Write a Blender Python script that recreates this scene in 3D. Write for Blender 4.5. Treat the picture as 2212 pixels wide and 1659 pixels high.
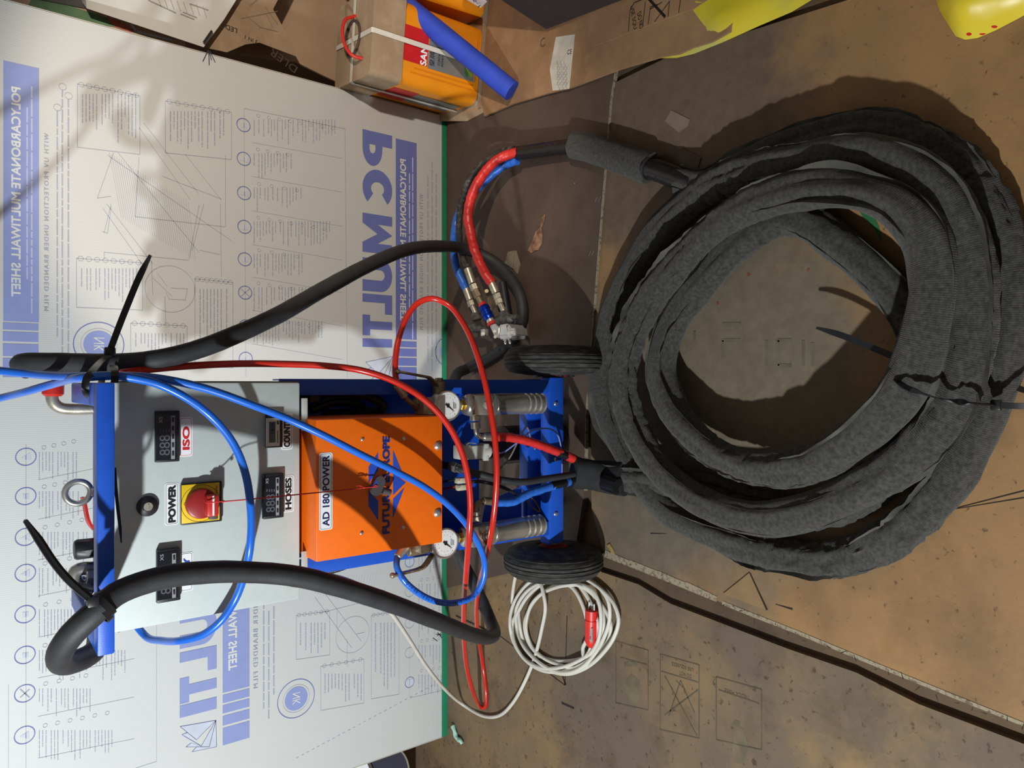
import bpy, bmesh, math, random
from mathutils import Vector, Matrix, noise

random.seed(7)
for o in list(bpy.data.objects):
    bpy.data.objects.remove(o, do_unlink=True)
C = bpy.context.scene.collection
SC = bpy.context.scene

# ------------------------------------------------------------------ camera
FPX, PITCH, HC = 1560.0, math.radians(37.5), 1.325
SP, CP = math.sin(PITCH), math.cos(PITCH)
cam_d = bpy.data.cameras.new('camera')
cam_d.sensor_fit = 'HORIZONTAL'; cam_d.sensor_width = 36.0
cam_d.lens = FPX * 36.0 / 2212.0
cam_d.clip_start = 0.02; cam_d.clip_end = 50
cam = bpy.data.objects.new('camera', cam_d); C.objects.link(cam)
right = Vector((0, -SP, -CP)); up = Vector((1, 0, 0)); back = Vector((0, -CP, SP))
cam.matrix_world = Matrix(((right.x, up.x, back.x, 0), (right.y, up.y, back.y, 0),
                           (right.z, up.z, back.z, HC), (0, 0, 0, 1)))
SC.camera = cam

# ------------------------------------------------------------------ world, lamps, exposure
w = bpy.data.worlds.new('world'); SC.world = w; w.use_nodes = True
bg = w.node_tree.nodes['Background']
bg.inputs[0].default_value = (1.0, 0.93, 0.84, 1); bg.inputs[1].default_value = 0.16

def lamp(name, kind, loc, energy, col, size, target=None, size_y=None):
    d = bpy.data.lights.new(name, kind); d.energy = energy; d.color = col
    if kind == 'AREA':
        d.shape = 'RECTANGLE' if size_y else 'DISK'; d.size = size
        if size_y: d.size_y = size_y
    else:
        d.shadow_soft_size = size
    o = bpy.data.objects.new(name, d); C.objects.link(o); o.location = loc
    if target is not None:
        o.rotation_euler = (Vector(target) - Vector(loc)).to_track_quat('-Z', 'Y').to_euler()
    return o
lamp('work_lamp', 'POINT', (-1.72, -0.10, 1.70), 262, (0.92, 0.98, 1.0), 0.03)
sp = lamp('flood_lamp', 'SPOT', (1.05, 0.05, 1.75), 135, (1.0, 0.87, 0.72), 0.03, (0.60, 2.087, 0.42))
sp.data.spot_size = math.radians(42); sp.data.spot_blend = 0.45
SC.view_settings.view_transform = 'Standard'; SC.view_settings.look = 'None'
SC.view_settings.exposure = 0.0; SC.view_settings.gamma = 1.0
SC.view_settings.use_curve_mapping = False

# ------------------------------------------------------------------ helpers
def ray(px, py):
    a = (px - 1106.0) / FPX; b = (829.5 - py) / FPX
    return Vector((b, CP - a * SP, -SP - a * CP))
def U(px, py, Y=None, Z=None, X=None):
    """the point of the place seen at a pixel, on the plane Y, Z or X"""
    d = ray(px, py)
    if Y is not None: t = Y / d.y
    elif Z is not None: t = (Z - HC) / d.z
    else: t = X / d.x
    return Vector((0, 0, HC)) + d * t
def yy(px, py, Y): return U(px, py, Y=Y)
def gg(px, py, Z): return U(px, py, Z=Z)

def lin(c):
    out = []
    for v in c:
        v = v / 255.0
        out.append(v / 12.92 if v <= 0.04045 else ((v + 0.055) / 1.055) ** 2.4)
    return out
MATS = {}
def M(name, rgb, rough=0.5, metal=0.0, var=0.06, scale=25.0, bump=0.0, bscale=300.0, spec=0.5, stretch=None, coat=0.0, rgb2=None, lo=0.35, hi=0.65, sheen=0.0):
    if name in MATS: return MATS[name]
    m = bpy.data.materials.new(name); m.use_nodes = True
    nt = m.node_tree; N = nt.nodes; L = nt.links
    b = N['Principled BSDF']
    b.inputs['Roughness'].default_value = rough; b.inputs['Metallic'].default_value = metal
    b.inputs['Specular IOR Level'].default_value = spec
    if coat: b.inputs['Coat Weight'].default_value = coat; b.inputs['Coat Roughness'].default_value = 0.1
    if sheen: b.inputs['Sheen Weight'].default_value = sheen; b.inputs['Sheen Roughness'].default_value = 0.6
    tc = N.new('ShaderNodeTexCoord'); src = tc.outputs['Object']
    if stretch:
        mp = N.new('ShaderNodeMapping'); mp.inputs['Scale'].default_value = stretch
        L.new(src, mp.inputs['Vector']); src = mp.outputs['Vector']
    n = N.new('ShaderNodeTexNoise'); n.inputs['Scale'].default_value = scale; n.inputs['Detail'].default_value = 5
    L.new(src, n.inputs['Vector'])
    r = N.new('ShaderNodeValToRGB'); c = lin(rgb)
    c2 = lin(rgb2) if rgb2 else [min(1, v * (1 + var)) for v in c]
    c1 = c if rgb2 else [v * (1 - var) for v in c]
    r.color_ramp.elements[0].position = lo; r.color_ramp.elements[1].position = hi
    r.color_ramp.elements[0].color = (*c1, 1); r.color_ramp.elements[1].color = (*c2, 1)
    L.new(n.outputs['Fac'], r.inputs['Fac']); L.new(r.outputs['Color'], b.inputs['Base Color'])
    if bump:
        n2 = N.new('ShaderNodeTexNoise'); n2.inputs['Scale'].default_value = bscale; n2.inputs['Detail'].default_value = 3
        L.new(src, n2.inputs['Vector'])
        bp = N.new('ShaderNodeBump'); bp.inputs['Strength'].default_value = bump; bp.inputs['Distance'].default_value = 0.002
        L.new(n2.outputs['Fac'], bp.inputs['Height']); L.new(bp.outputs['Normal'], b.inputs['Normal'])
    MATS[name] = m
    return m

def layered(name, base, layers, rough=0.75, bump=0.25, bscale=90.0, spec=0.3):
    """base colour with stain layers: (rgb, noise scale, lo, hi, strength, stretch or None)"""
    m = bpy.data.materials.new(name); m.use_nodes = True
    nt = m.node_tree; N = nt.nodes; L = nt.links; b = N['Principled BSDF']
    b.inputs['Roughness'].default_value = rough; b.inputs['Specular IOR Level'].default_value = spec
    tc = N.new('ShaderNodeTexCoord')
    cur = None
    for i, (rgb, sc, lo, hi, st, stretch) in enumerate(layers):
        mp = N.new('ShaderNodeMapping'); mp.inputs['Location'].default_value = (3.1 * i + 1, 1.7 * i, 0.3)
        if stretch: mp.inputs['Scale'].default_value = stretch
        L.new(tc.outputs['Object'], mp.inputs['Vector'])
        n = N.new('ShaderNodeTexNoise'); n.inputs['Scale'].default_value = sc; n.inputs['Detail'].default_value = 6
        n.inputs['Roughness'].default_value = 0.6
        L.new(mp.outputs['Vector'], n.inputs['Vector'])
        mr = N.new('ShaderNodeMapRange'); mr.inputs['From Min'].default_value = lo; mr.inputs['From Max'].default_value = hi
        mr.inputs['To Max'].default_value = st; L.new(n.outputs['Fac'], mr.inputs['Value'])
        mx = N.new('ShaderNodeMix'); mx.data_type = 'RGBA'
        L.new(mr.outputs['Result'], mx.inputs[0])
        if cur is None: mx.inputs[6].default_value = (*lin(base), 1)
        else: L.new(cur, mx.inputs[6])
        mx.inputs[7].default_value = (*lin(rgb), 1); cur = mx.outputs[2]
    L.new(cur, b.inputs['Base Color'])
    n2 = N.new('ShaderNodeTexNoise'); n2.inputs['Scale'].default_value = bscale; n2.inputs['Detail'].default_value = 6
    L.new(tc.outputs['Object'], n2.inputs['Vector'])
    bp = N.new('ShaderNodeBump'); bp.inputs['Strength'].default_value = bump; bp.inputs['Distance'].default_value = 0.003
    L.new(n2.outputs['Fac'], bp.inputs['Height']); L.new(bp.outputs['Normal'], b.inputs['Normal'])
    MATS[name] = m
    return m

class MB:
    def __init__(s): s.bm = bmesh.new()
    def add(s, verts, faces):
        vs = [s.bm.verts.new(v) for v in verts]
        for f in faces:
            try: s.bm.faces.new([vs[i] for i in f])
            except ValueError: pass
        return vs
    def box(s, x0, x1, y0, y1, z0, z1, bev=0.0, rot=None, piv=None, seg=2):
        b = bmesh.new()
        vs = [b.verts.new((x, y, z)) for x in (x0, x1) for y in (y0, y1) for z in (z0, z1)]
        for f in ((0, 1, 3, 2), (4, 6, 7, 5), (0, 4, 5, 1), (2, 3, 7, 6), (0, 2, 6, 4), (1, 5, 7, 3)):
            b.faces.new([vs[i] for i in f])
        if bev: bmesh.ops.bevel(b, geom=list(b.edges), offset=bev, segments=seg, affect='EDGES', profile=0.5)
        if rot is not None:
            bmesh.ops.rotate(b, verts=b.verts, cent=piv, matrix=rot)
        s.join(b); return s
    def join(s, b):
        idx = {}
        for v in b.verts: idx[v] = s.bm.verts.new(v.co)
        for f in b.faces:
            try: s.bm.faces.new([idx[v] for v in f.verts])
            except ValueError: pass
        b.free()
    def lathe(s, p0, axis, prof, seg=24, ang0=0.0):
        """prof: list of (distance along axis, radius)"""
        axis = Vector(axis).normalized(); p0 = Vector(p0)
        ref = Vector((0, 0, 1)) if abs(axis.z) < 0.9 else Vector((1, 0, 0))
        e1 = axis.cross(ref).normalized(); e2 = axis.cross(e1)
        rings = []
        for d, r in prof:
            rings.append([s.bm.verts.new(p0 + axis * d + (e1 * math.cos(ang0 + 2 * math.pi * k / seg) + e2 * math.sin(ang0 + 2 * math.pi * k / seg)) * max(r, 1e-5)) for k in range(seg)])
        for a, b in zip(rings, rings[1:]):
            for k in range(seg):
                s.bm.faces.new((a[k], a[(k + 1) % seg], b[(k + 1) % seg], b[k]))
        s.bm.faces.new(rings[0][::-1]); s.bm.faces.new(rings[-1])
        return s
    def cyl(s, p0, p1, r, seg=20, r2=None, ch=0.0):
        p0 = Vector(p0); p1 = Vector(p1); d = (p1 - p0).length
        r2 = r if r2 is None else r2
        if ch: pr = [(0, r - ch), (ch, r), (d - ch, r2), (d, r2 - ch)]
        else: pr = [(0, r), (d, r2)]
        return s.lathe(p0, p1 - p0, pr, seg)
    def hexnut(s, p0, p1, r):
        return s.cyl(p0, p1, r, 6, ch=r * 0.12)
    def ball(s, c, r, seg=16, sc=(1, 1, 1)):
        b = bmesh.new(); bmesh.ops.create_uvsphere(b, u_segments=seg, v_segments=seg // 2 + 2, radius=r)
        for v in b.verts: v.co = Vector((v.co.x * sc[0], v.co.y * sc[1], v.co.z * sc[2])) + Vector(c)
        s.join(b); return s
    def tube(s, pts, r, seg=12, step=0.012, prof=None, raw=False):
        P = [Vector(p) for p in pts] if raw else resample(pts, step)
        T = tangents(P); n = len(P)
        ref = Vector((0, 0, 1)) if abs(T[0].z) < 0.9 else Vector((1, 0, 0))
        e = (ref - T[0] * ref.dot(T[0])).normalized()
        rings = []; dist = 0
        for i in range(n):
            if i:
                dist += (P[i] - P[i - 1]).length
                e = (e - T[i] * e.dot(T[i])).normalized()
            f = T[i].cross(e)
            ring = []
            for k in range(seg):
                th = 2 * math.pi * k / seg
                rr = r if prof is None else r * prof(dist, th, i / (n - 1))
                ring.append(s.bm.verts.new(P[i] + (e * math.cos(th) + f * math.sin(th)) * rr))
            rings.append(ring)
        for a, b in zip(rings, rings[1:]):
            for k in range(seg): s.bm.faces.new((a[k], a[(k + 1) % seg], b[(k + 1) % seg], b[k]))
        s.bm.faces.new(rings[0][::-1]); s.bm.faces.new(rings[-1])
        return s
    def ribbon(s, pts, width_dir, wdt, th, step=0.01, raw=False, taper=0.0):
        """flat strap along a path: width along width_dir (vector or list), thickness th"""
        P = [Vector(p) for p in pts] if raw else resample(pts, step)
        T = tangents(P); rings = []
        for i, p in enumerate(P):
            wd = Vector(width_dir); wd = (wd - T[i] * wd.dot(T[i])).normalized()
            nn = T[i].cross(wd)
            u = i / (len(P) - 1); ww = wdt * (1 - taper * max(0, (u - 0.8) / 0.2))
            rings.append([s.bm.verts.new(p + wd * a * ww / 2 + nn * b * th / 2) for a, b in ((-1, -1), (1, -1), (1, 1), (-1, 1))])
        for a, b in zip(rings, rings[1:]):
            for k in range(4): s.bm.faces.new((a[k], a[(k + 1) % 4], b[(k + 1) % 4], b[k]))
        s.bm.faces.new(rings[0][::-1]); s.bm.faces.new(rings[-1])
        return s
    def prism(s, pts, d):
        """closed polygon (3D points) extruded by vector d"""
        d = Vector(d); n = len(pts)
        a = [s.bm.verts.new(Vector(p)) for p in pts]; b = [s.bm.verts.new(Vector(p) + d) for p in pts]
        s.bm.faces.new(a); s.bm.faces.new(b[::-1])
        for i in range(n): s.bm.faces.new((a[i], b[i], b[(i + 1) % n], a[(i + 1) % n]))
        return s
    def quad(s, a, b, c, d):
        s.bm.faces.new([s.bm.verts.new(Vector(p)) for p in (a, b, c, d)]); return s
    def torus(s, c, axis, R, r, seg=32, sub=10, a0=0.0, a1=2 * math.pi):
        axis = Vector(axis).normalized(); ref = Vector((0, 0, 1)) if abs(axis.z) < 0.9 else Vector((1, 0, 0))
        e1 = axis.cross(ref).normalized(); e2 = axis.cross(e1); c = Vector(c); rings = []
        for i in range(seg):
            t = 2 * math.pi * i / seg; d = e1 * math.cos(t) + e2 * math.sin(t)
            rings.append([s.bm.verts.new(c + d * (R + r * math.cos(2 * math.pi * k / sub)) + axis * r * math.sin(2 * math.pi * k / sub)) for k in range(sub)])
        for i in range(seg):
            a = rings[i]; b = rings[(i + 1) % seg]
            for k in range(sub): s.bm.faces.new((a[k], a[(k + 1) % sub], b[(k + 1) % sub], b[k]))
        return s
    def build(s, name, m, parent=None, smooth=True, ang=40, kind=None):
        bmesh.ops.recalc_face_normals(s.bm, faces=s.bm.faces)
        me = bpy.data.meshes.new(name)
        if parent is None:
            xs = [v.co for v in s.bm.verts]
            lo = Vector((min(v.x for v in xs), min(v.y for v in xs), min(v.z for v in xs)))
            hi = Vector((max(v.x for v in xs), max(v.y for v in xs), max(v.z for v in xs)))
            org = Vector(((lo.x + hi.x) / 2, (lo.y + hi.y) / 2, lo.z))
        else:
            org = root_loc(parent)
        bmesh.ops.translate(s.bm, verts=s.bm.verts, vec=-org)
        s.bm.to_mesh(me); s.bm.free()
        me.materials.append(m)
        if smooth:
            for p in me.polygons: p.use_smooth = True
            me.set_sharp_from_angle(angle=math.radians(ang))
        o = bpy.data.objects.new(name, me); C.objects.link(o)
        if parent is None: o.location = org
        else: o.parent = parent
        if kind: o['kind'] = kind
        return o

def root_loc(p):
    while p.parent is not None: p = p.parent
    return Vector(p.location)
def resample(pts, step):
    P = [Vector(p) for p in pts]
    if len(P) == 2:
        n = max(1, int((P[1] - P[0]).length / step)); return [P[0].lerp(P[1], i / n) for i in range(n + 1)]
    Q = [P[0] * 2 - P[1]] + P + [P[-1] * 2 - P[-2]]; out = [P[0]]
    for i in range(1, len(Q) - 2):
        p0, p1, p2, p3 = Q[i - 1:i + 3]
        def tj(a, b): return max(1e-6, (b - a).length) ** 0.5
        t0 = 0; t1 = tj(p0, p1); t2 = t1 + tj(p1, p2); t3 = t2 + tj(p2, p3)
        n = max(2, int((p2 - p1).length / step) + 1)
        for k in range(1, n + 1):
            t = t1 + (t2 - t1) * k / n
            A1 = p0 * ((t1 - t) / (t1 - t0)) + p1 * ((t - t0) / (t1 - t0))
            A2 = p1 * ((t2 - t) / (t2 - t1)) + p2 * ((t - t1) / (t2 - t1))
            A3 = p2 * ((t3 - t) / (t3 - t2)) + p3 * ((t - t2) / (t3 - t2))
            B1 = A1 * ((t2 - t) / (t2 - t0)) + A2 * ((t - t0) / (t2 - t0))
            B2 = A2 * ((t3 - t) / (t3 - t1)) + A3 * ((t - t1) / (t3 - t1))
            out.append(B1 * ((t2 - t) / (t2 - t1)) + B2 * ((t - t1) / (t2 - t1)))
    return out
def tangents(P):
    n = len(P); T = []
    for i in range(n):
        d = P[min(i + 1, n - 1)] - P[max(i - 1, 0)]
        T.append(d.normalized() if d.length > 1e-9 else (T[-1] if T else Vector((1, 0, 0))))
    return T
def tag(o, label=None, cat=None, group=None, kind=None):
    if label: o['label'] = label
    if cat: o['category'] = cat
    if group: o['group'] = group
    if kind: o['kind'] = kind
    return o
def thing(name, label, cat, loc, group=None):
    o = bpy.data.objects.new(name, None); C.objects.link(o); o.location = loc
    o.empty_display_size = 0.05
    return tag(o, label, cat, group)
def text(s, name, m, c, ww, hh, parent, ax=(1, 0, 0), ay=(0, 0, 1), bold=0.0, mirror=False, shear=0.0, spacing=1.0):
    """flat lettering fitted to ww x hh, centred at c"""
    cu = bpy.data.curves.new('lettering', 'FONT'); cu.body = s; cu.size = 1; cu.shear = shear
    cu.space_character = spacing; cu.resolution_u = 3
    t = bpy.data.objects.new('lettering', cu); C.objects.link(t)
    bpy.context.view_layer.update()
    me = bpy.data.meshes.new_from_object(t.evaluated_get(bpy.context.evaluated_depsgraph_get()))
    bpy.data.objects.remove(t); bpy.data.curves.remove(cu)
    xs = [v.co.x for v in me.vertices]; ys = [v.co.y for v in me.vertices]
    x0, x1, y0, y1 = min(xs), max(xs), min(ys), max(ys)
    sx = ww / (x1 - x0) if ww else None; sy = hh / (y1 - y0) if hh else None
    sx = sx or sy; sy = sy or sx
    ax = Vector(ax); ay = Vector(ay); c = Vector(c) - root_loc(parent)
    if bold > 0:
        bb = bmesh.new(); n0 = len(me.vertices)
        for i, (ox, oy) in enumerate(((0, 0), (1, 0), (-1, 0), (0, 1), (0, -1), (.7, .7), (-.7, .7), (.7, -.7), (-.7, -.7))):
            k0 = len(bb.verts); bb.from_mesh(me); bb.verts.ensure_lookup_table()
            for v in list(bb.verts)[k0:]: v.co.x += ox * bold; v.co.y += oy * bold; v.co.z = i * .00002
        bb.to_mesh(me); bb.free()
        x0 -= bold; x1 += bold; y0 -= bold; y1 += bold
        sx = ww / (x1 - x0) if ww else None; sy = hh / (y1 - y0) if hh else None
        sx = sx or sy; sy = sy or sx
    for v in me.vertices:
        x = (v.co.x - (x0 + x1) / 2) * sx; y = (v.co.y - (y0 + y1) / 2) * sy
        if mirror: x = -x
        v.co = c + ax * x + ay * y + ax.cross(ay) * v.co.z
    me.name = name; me.materials.clear(); me.materials.append(m)
    o = bpy.data.objects.new(name, me); C.objects.link(o); o.parent = parent
    return o
# ------------------------------------------------------------------ setting
PY = 2.087
M_SLAB = layered('concrete_floor', (88, 72, 56), [((112, 86, 58), 2.5, .4, .65, .8, None), ((60, 50, 42), 9, .5, .7, .5, None)], rough=.85)
M_PLY = layered('dark_film_faced_plywood', (80, 65, 57), [((98, 82, 71), 3, .4, .7, .7, None), ((62, 49, 42), 14, .5, .75, .5, None), ((150, 138, 120), 75, .70, .76, .6, None)], rough=.55, bump=.12)
M_BOARD = layered('worn_brown_floor_board', (152, 116, 76), [((124, 98, 70), 3.0, .42, .64, .7, None), ((72, 58, 44), 5, .50, .74, .5, None), ((60, 46, 34), 70, .63, .70, .7, None), ((165, 150, 128), 85, .70, .76, .5, None)], rough=.7, bump=.18)
def dusty_patch(m, rgb, centre, radius, soft, amt):
    nt = m.node_tree; N = nt.nodes; L = nt.links; b = N['Principled BSDF']
    src = b.inputs['Base Color'].links[0].from_socket
    tc = N.new('ShaderNodeTexCoord'); mp = N.new('ShaderNodeMapping'); mp.vector_type = 'POINT'
    mp.inputs['Location'].default_value = (-centre[0], -centre[1], 0); L.new(tc.outputs['Object'], mp.inputs['Vector'])
    n = N.new('ShaderNodeTexNoise'); n.inputs['Scale'].default_value = 5; n.inputs['Detail'].default_value = 6; L.new(tc.outputs['Object'], n.inputs['Vector'])
    ln = N.new('ShaderNodeVectorMath'); ln.operation = 'LENGTH'; L.new(mp.outputs['Vector'], ln.inputs[0])
    ma = N.new('ShaderNodeMath'); ma.operation = 'MULTIPLY_ADD'; L.new(n.outputs['Fac'], ma.inputs[0]); ma.inputs[1].default_value = .5; L.new(ln.outputs['Value'], ma.inputs[2])
    mr = N.new('ShaderNodeMapRange'); mr.inputs['From Min'].default_value = radius + .25 + soft; mr.inputs['From Max'].default_value = radius + .25 - soft; mr.inputs['To Max'].default_value = amt
    L.new(ma.outputs['Value'], mr.inputs['Value'])
    n2 = N.new('ShaderNodeTexNoise'); n2.inputs['Scale'].default_value = 40; n2.inputs['Detail'].default_value = 6; L.new(tc.outputs['Object'], n2.inputs['Vector'])
    r = N.new('ShaderNodeValToRGB'); c = lin(rgb); r.color_ramp.elements[0].position = .3; r.color_ramp.elements[1].position = .7
    r.color_ramp.elements[0].color = (*[v * .85 for v in c], 1); r.color_ramp.elements[1].color = (*[v * 1.12 for v in c], 1); L.new(n2.outputs['Fac'], r.inputs['Fac'])
    mx = N.new('ShaderNodeMix'); mx.data_type = 'RGBA'; L.new(mr.outputs['Result'], mx.inputs[0]); L.new(src, mx.inputs[6]); L.new(r.outputs['Color'], mx.inputs[7])
    L.new(mx.outputs[2], b.inputs['Base Color'])
_c = gg(1500, 830, 0); dusty_patch(M_BOARD, (108, 99, 84), (_c.x - 0, _c.y - .7), .43, .10, .9)
_c = gg(1400, 1130, 0); dusty_patch(M_BOARD, (100, 92, 80), (_c.x - 0, _c.y - .7), .26, .10, .8)
_c = gg(1430, 250, 0); dusty_patch(M_BOARD, (98, 82, 71), (_c.x - 0, _c.y - .7), .36, .06, .9)
M_CARD = layered('worn_floor_cardboard', (128, 106, 78), [((98, 87, 76), 2.2, .42, .60, .85, None), ((156, 122, 80), 3.2, .54, .70, .6, None), ((66, 50, 38), 60, .60, .68, .75, None), ((80, 64, 48), 12, .52, .7, .45, None)], rough=.85, bump=.2)
M_RAW = layered('raw_board_edge', (150, 138, 116), [((96, 86, 70), 120, .5, .62, .9, None)], rough=.9, bump=.4, bscale=300)
M_KRAFT = layered('kraft_cardboard', (150, 116, 84), [((122, 92, 66), 6, .4, .65, .7, None), ((166, 132, 98), 20, .5, .7, .5, None)], rough=.85, bump=.12)
M_KRAFT2 = layered('pale_kraft_cardboard', (164, 140, 114), [((140, 116, 92), 6, .4, .65, .7, None), ((178, 156, 130), 25, .5, .7, .5, None)], rough=.85, bump=.12)
M_WALL = layered('brown_wall_board', (150, 124, 100), [((132, 106, 84), 3, .4, .65, .7, None), ((170, 146, 120), 14, .5, .7, .4, None)], rough=.85)

f = MB(); f.box(-4, 4, -2.5, 4, -.12, -.012); tag(f.build('floor', M_SLAB, smooth=False), kind='structure')
f = MB(); f.box(-4, 4, 2.55, 2.65, -.012, 3.0); tag(f.build('wall_back', M_WALL, smooth=False), kind='structure')

def slab(name, pts, z0, z1, m, label, cat, group=None):
    b = MB(); b.prism([Vector((p.x, p.y, z0)) for p in pts], (0, 0, z1 - z0))
    o = b.build(name, m, smooth=False); tag(o, label, cat, group); return o
# front board (under the hose coil), the far plywood board and the cardboard left of the gap
def G(*pp, z=0.0): return [gg(x, y, z) for x, y in pp]
fb = thing('floor_board', 'large worn grey-brown floor board lying under the hose coil', 'floor board', (0, .7, -.012))
b = MB(); b.prism([Vector((p.x, p.y, -.012)) for p in G((1305, 190), (1285, 560), (1276, 900), (1278, 1100), (1306, 1203), (1420, 1248), (1580, 1310), (1760, 1384), (2000, 1482), (2212, 1568), (2600, 1725), (2900, 1200), (2900, 400), (2600, -190), (1850, -6), (1440, 124))], (0, 0, .012))
b.build('board', M_BOARD, fb, smooth=False)
b = MB()
ed = [(1306, 1203), (1360, 1224), (1420, 1248), (1480, 1272), (1548, 1300)]
for (a, c) in zip(ed, ed[1:]):
    b.prism([gg(a[0], a[1], .0), gg(c[0], c[1], .0), gg(c[0] + 2, c[1] - 11 - random.random() * 5, .0), gg(a[0] + 2, a[1] - 14 - random.random() * 4, .0)], (0, 0, .0012))
ed = [(1560, 1306), (1640, 1338), (1720, 1369), (1800, 1402), (1900, 1443), (2050, 1504), (2212, 1569)]
for (a, c) in zip(ed, ed[1:]):
    b.prism([gg(a[0], a[1], .0), gg(c[0], c[1], .0), gg(c[0] + 1, c[1] - 8, .0), gg(a[0] + 1, a[1] - 8, .0)], (0, 0, .001))
tag(b.build('chipped_edge', M_RAW, fb, smooth=False), 'pale chipped edge of the board')
b = MB()
b.prism([gg(1564, 1282, 0), gg(1620, 1237, 0), gg(1657, 1318, 0), gg(1610, 1300, 0)], (0, 0, .003))
tag(b.build('torn_flap', M('flap_card', (136, 110, 78), .85, var=.12, scale=14), fb, smooth=False), 'torn triangular flap')
M_SOOT = M('dark_scratch', (38, 30, 24), .9, var=.2)
b = MB()
for (q0, q1, ww) in (((1620, 1237), (1656, 1318), 5), ((1620, 1237), (1566, 1280), 1.2), ((1440, 1153), (1405, 1152), 2), ((1675, 1305), (1712, 1316), 3), ((2000, 1110), (2212, 1075), 1.4), ((1900, 1140), (2212, 1060), 1.5)):
    p0 = gg(*q0, .0005); p1 = gg(*q1, .0005); n = (p1 - p0).cross(Vector((0, 0, 1))).normalized() * ww * .0007
    b.quad(p0 - n * .3, p1 - n, p1 + n, p0 + n * .3)
for k in range(26):
    t = k / 25; q = (1310 + 900 * t, 1206 + 372 * t)
    p = gg(q[0] + random.uniform(-10, 10), q[1] + random.uniform(-8, 2), .0014); a = random.uniform(0, 6.3); l = random.uniform(.004, .014)
    d = Vector((math.cos(a), math.sin(a), 0)) * l; n = Vector((-d.y, d.x, 0)).normalized() * .001
    b.quad(p - n, p + d - n * .3, p + d + n * .3, p + n)
b.build('crack', M_SOOT, fb, smooth=False)
M_FLECKG = M('green_paint_smear', (44, 104, 60), .6); M_FLECKR = M('red_paint_fleck', (126, 66, 52), .7)
b = MB()
ar = [(1851, 446), (1872, 452), (1888, 468), (1899, 490), (1905, 516), (1901, 520), (1892, 500), (1878, 482), (1862, 466)]
b.bm.faces.new([b.bm.verts.new(gg(x, y, .0009)) for x, y in ar]); b.build('paint_smear', M_FLECKG, fb, smooth=False)
b = MB()
for x, y, r in ((1617, 593, 5), (1550, 655, 5), (1584, 558, 2), (1746, 583, 4), (1590, 563, 3)):
    b.bm.faces.new([b.bm.verts.new(gg(x + r * math.cos(k * .9) * random.uniform(.5, 1), y + r * math.sin(k * .9) * random.uniform(.6, 1.1), .0009)) for k in range(7)])
b.build('paint_fleck', M_FLECKR, fb, smooth=False)
M_FADE = M('faded_print', (84, 74, 58), .85, var=.25)
b = MB()
for k, ch in enumerate((1470, 1520, 1590, 1670, 1700)):
    pass
def floor_strokes(b, strokes, z, wd):
    for q0, q1 in strokes:
        p0 = gg(*q0, z); p1 = gg(*q1, z); n = (p1 - p0).cross(Vector((0, 0, 1))).normalized() * wd
        b.quad(p0 - n, p1 - n, p1 + n, p0 + n)
floor_strokes(b, [((1560, 775), (1560, 735)), ((1560, 735), (1600, 735)), ((1655, 790), (1655, 735)), ((1680, 790), (1680, 735)), ((1680, 735), (1710, 735)), ((1680, 790), (1710, 790)), ((1735, 790), (1735, 735)), ((1755, 790), (1755, 740)), ((1560, 700), (1600, 700)), ((1500, 740), (1500, 715))],   .0008, .0035)
b.build('faded_lettering', M('very_faded_print', (97, 89, 75), .85, var=.2), fb, smooth=False)

pb = thing('plywood_board', 'dark brown film-faced plywood board on the floor before the sheet', 'plywood', (.4, 1.7, -.012))
b = MB(); top = G((930, 262), (930, 900), (965, 1270), (1240, 1205), (1262, 1060), (1264, 900), (1290, 560), (1318, 215), (1330, 140), (1150, -120), (960, 60), z=.006)
b.prism([Vector((p.x, p.y, -.012)) for p in top], (0, 0, .018)); b.build('board', M_PLY, pb, smooth=False)
b = MB()
fr = [gg(*q, .006) for q in ((1330, 140), (1318, 215), (1290, 560), (1264, 900), (1262, 1060))]
for p, q in zip(fr, fr[1:]):
    b.prism([p + Vector((0, -.003, 0)), q + Vector((0, -.003, 0)), Vector((q.x, q.y - .003, -.004)), Vector((p.x, p.y - .003, -.004))], (0, .0028, 0))
tag(b.build('raw_edge', M_RAW, pb, smooth=False), 'pale raw front edge')
# cardboard to the left of the gap
cb = thing('floor_cardboard', 'worn brown cardboard sheet with faded prints left of the floor gap', 'cardboard', (-.9, 1.2, -.012))
b = MB(); b.prism([Vector((p.x, p.y, -.012)) for p in G((930, 1270), (1240, 1200), (1302, 1236), (1380, 1262), (1450, 1304), (1560, 1346), (1700, 1400), (1850, 1452), (1985, 1520), (2212, 1606), (2500, 1730), (2500, 2600), (900, 2600), (900, 1500), z=0)], (0, 0, .014))
b.build('sheet', M_CARD, cb, smooth=False)
b = MB()
sk = []
for (x0, y0, x1, y1) in ((1330, 1385, 1400, 1534), (1426, 1413, 1510, 1595), (1547, 1462, 1645, 1620)):
    sl = .28
    q = [(x0, y0), (x1, y0 + (x1 - x0) * sl), (x1, y1), (x0, y1 - (x1 - x0) * sl * .8)]
    sk += list(zip(q, q[1:] + q[:1]))
sk += [((1435, 1545), (1508, 1490)), ((1436, 1460), (1506, 1590)), ((1445, 1545), (1470, 1470)), ((1470, 1470), (1500, 1540)), ((1460, 1470), (1480, 1490)),
       ((1552, 1490), (1640, 1520)), ((1340, 1420), (1398, 1436)), ((1428, 1450), (1508, 1474))]
floor_strokes(b, sk, .0026, .0013)
b.build('faded_icon_frame', M_FADE, cb, smooth=False)
b = MB()
def blob(b, x, y, rx, ry, z, n=11):
    b.bm.faces.new([b.bm.verts.new(gg(x + rx * math.cos(2 * math.pi * k / n) * random.uniform(.7, 1.1), y + ry * math.sin(2 * math.pi * k / n) * random.uniform(.7, 1.1), z)) for k in range(n)])
pass
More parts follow.
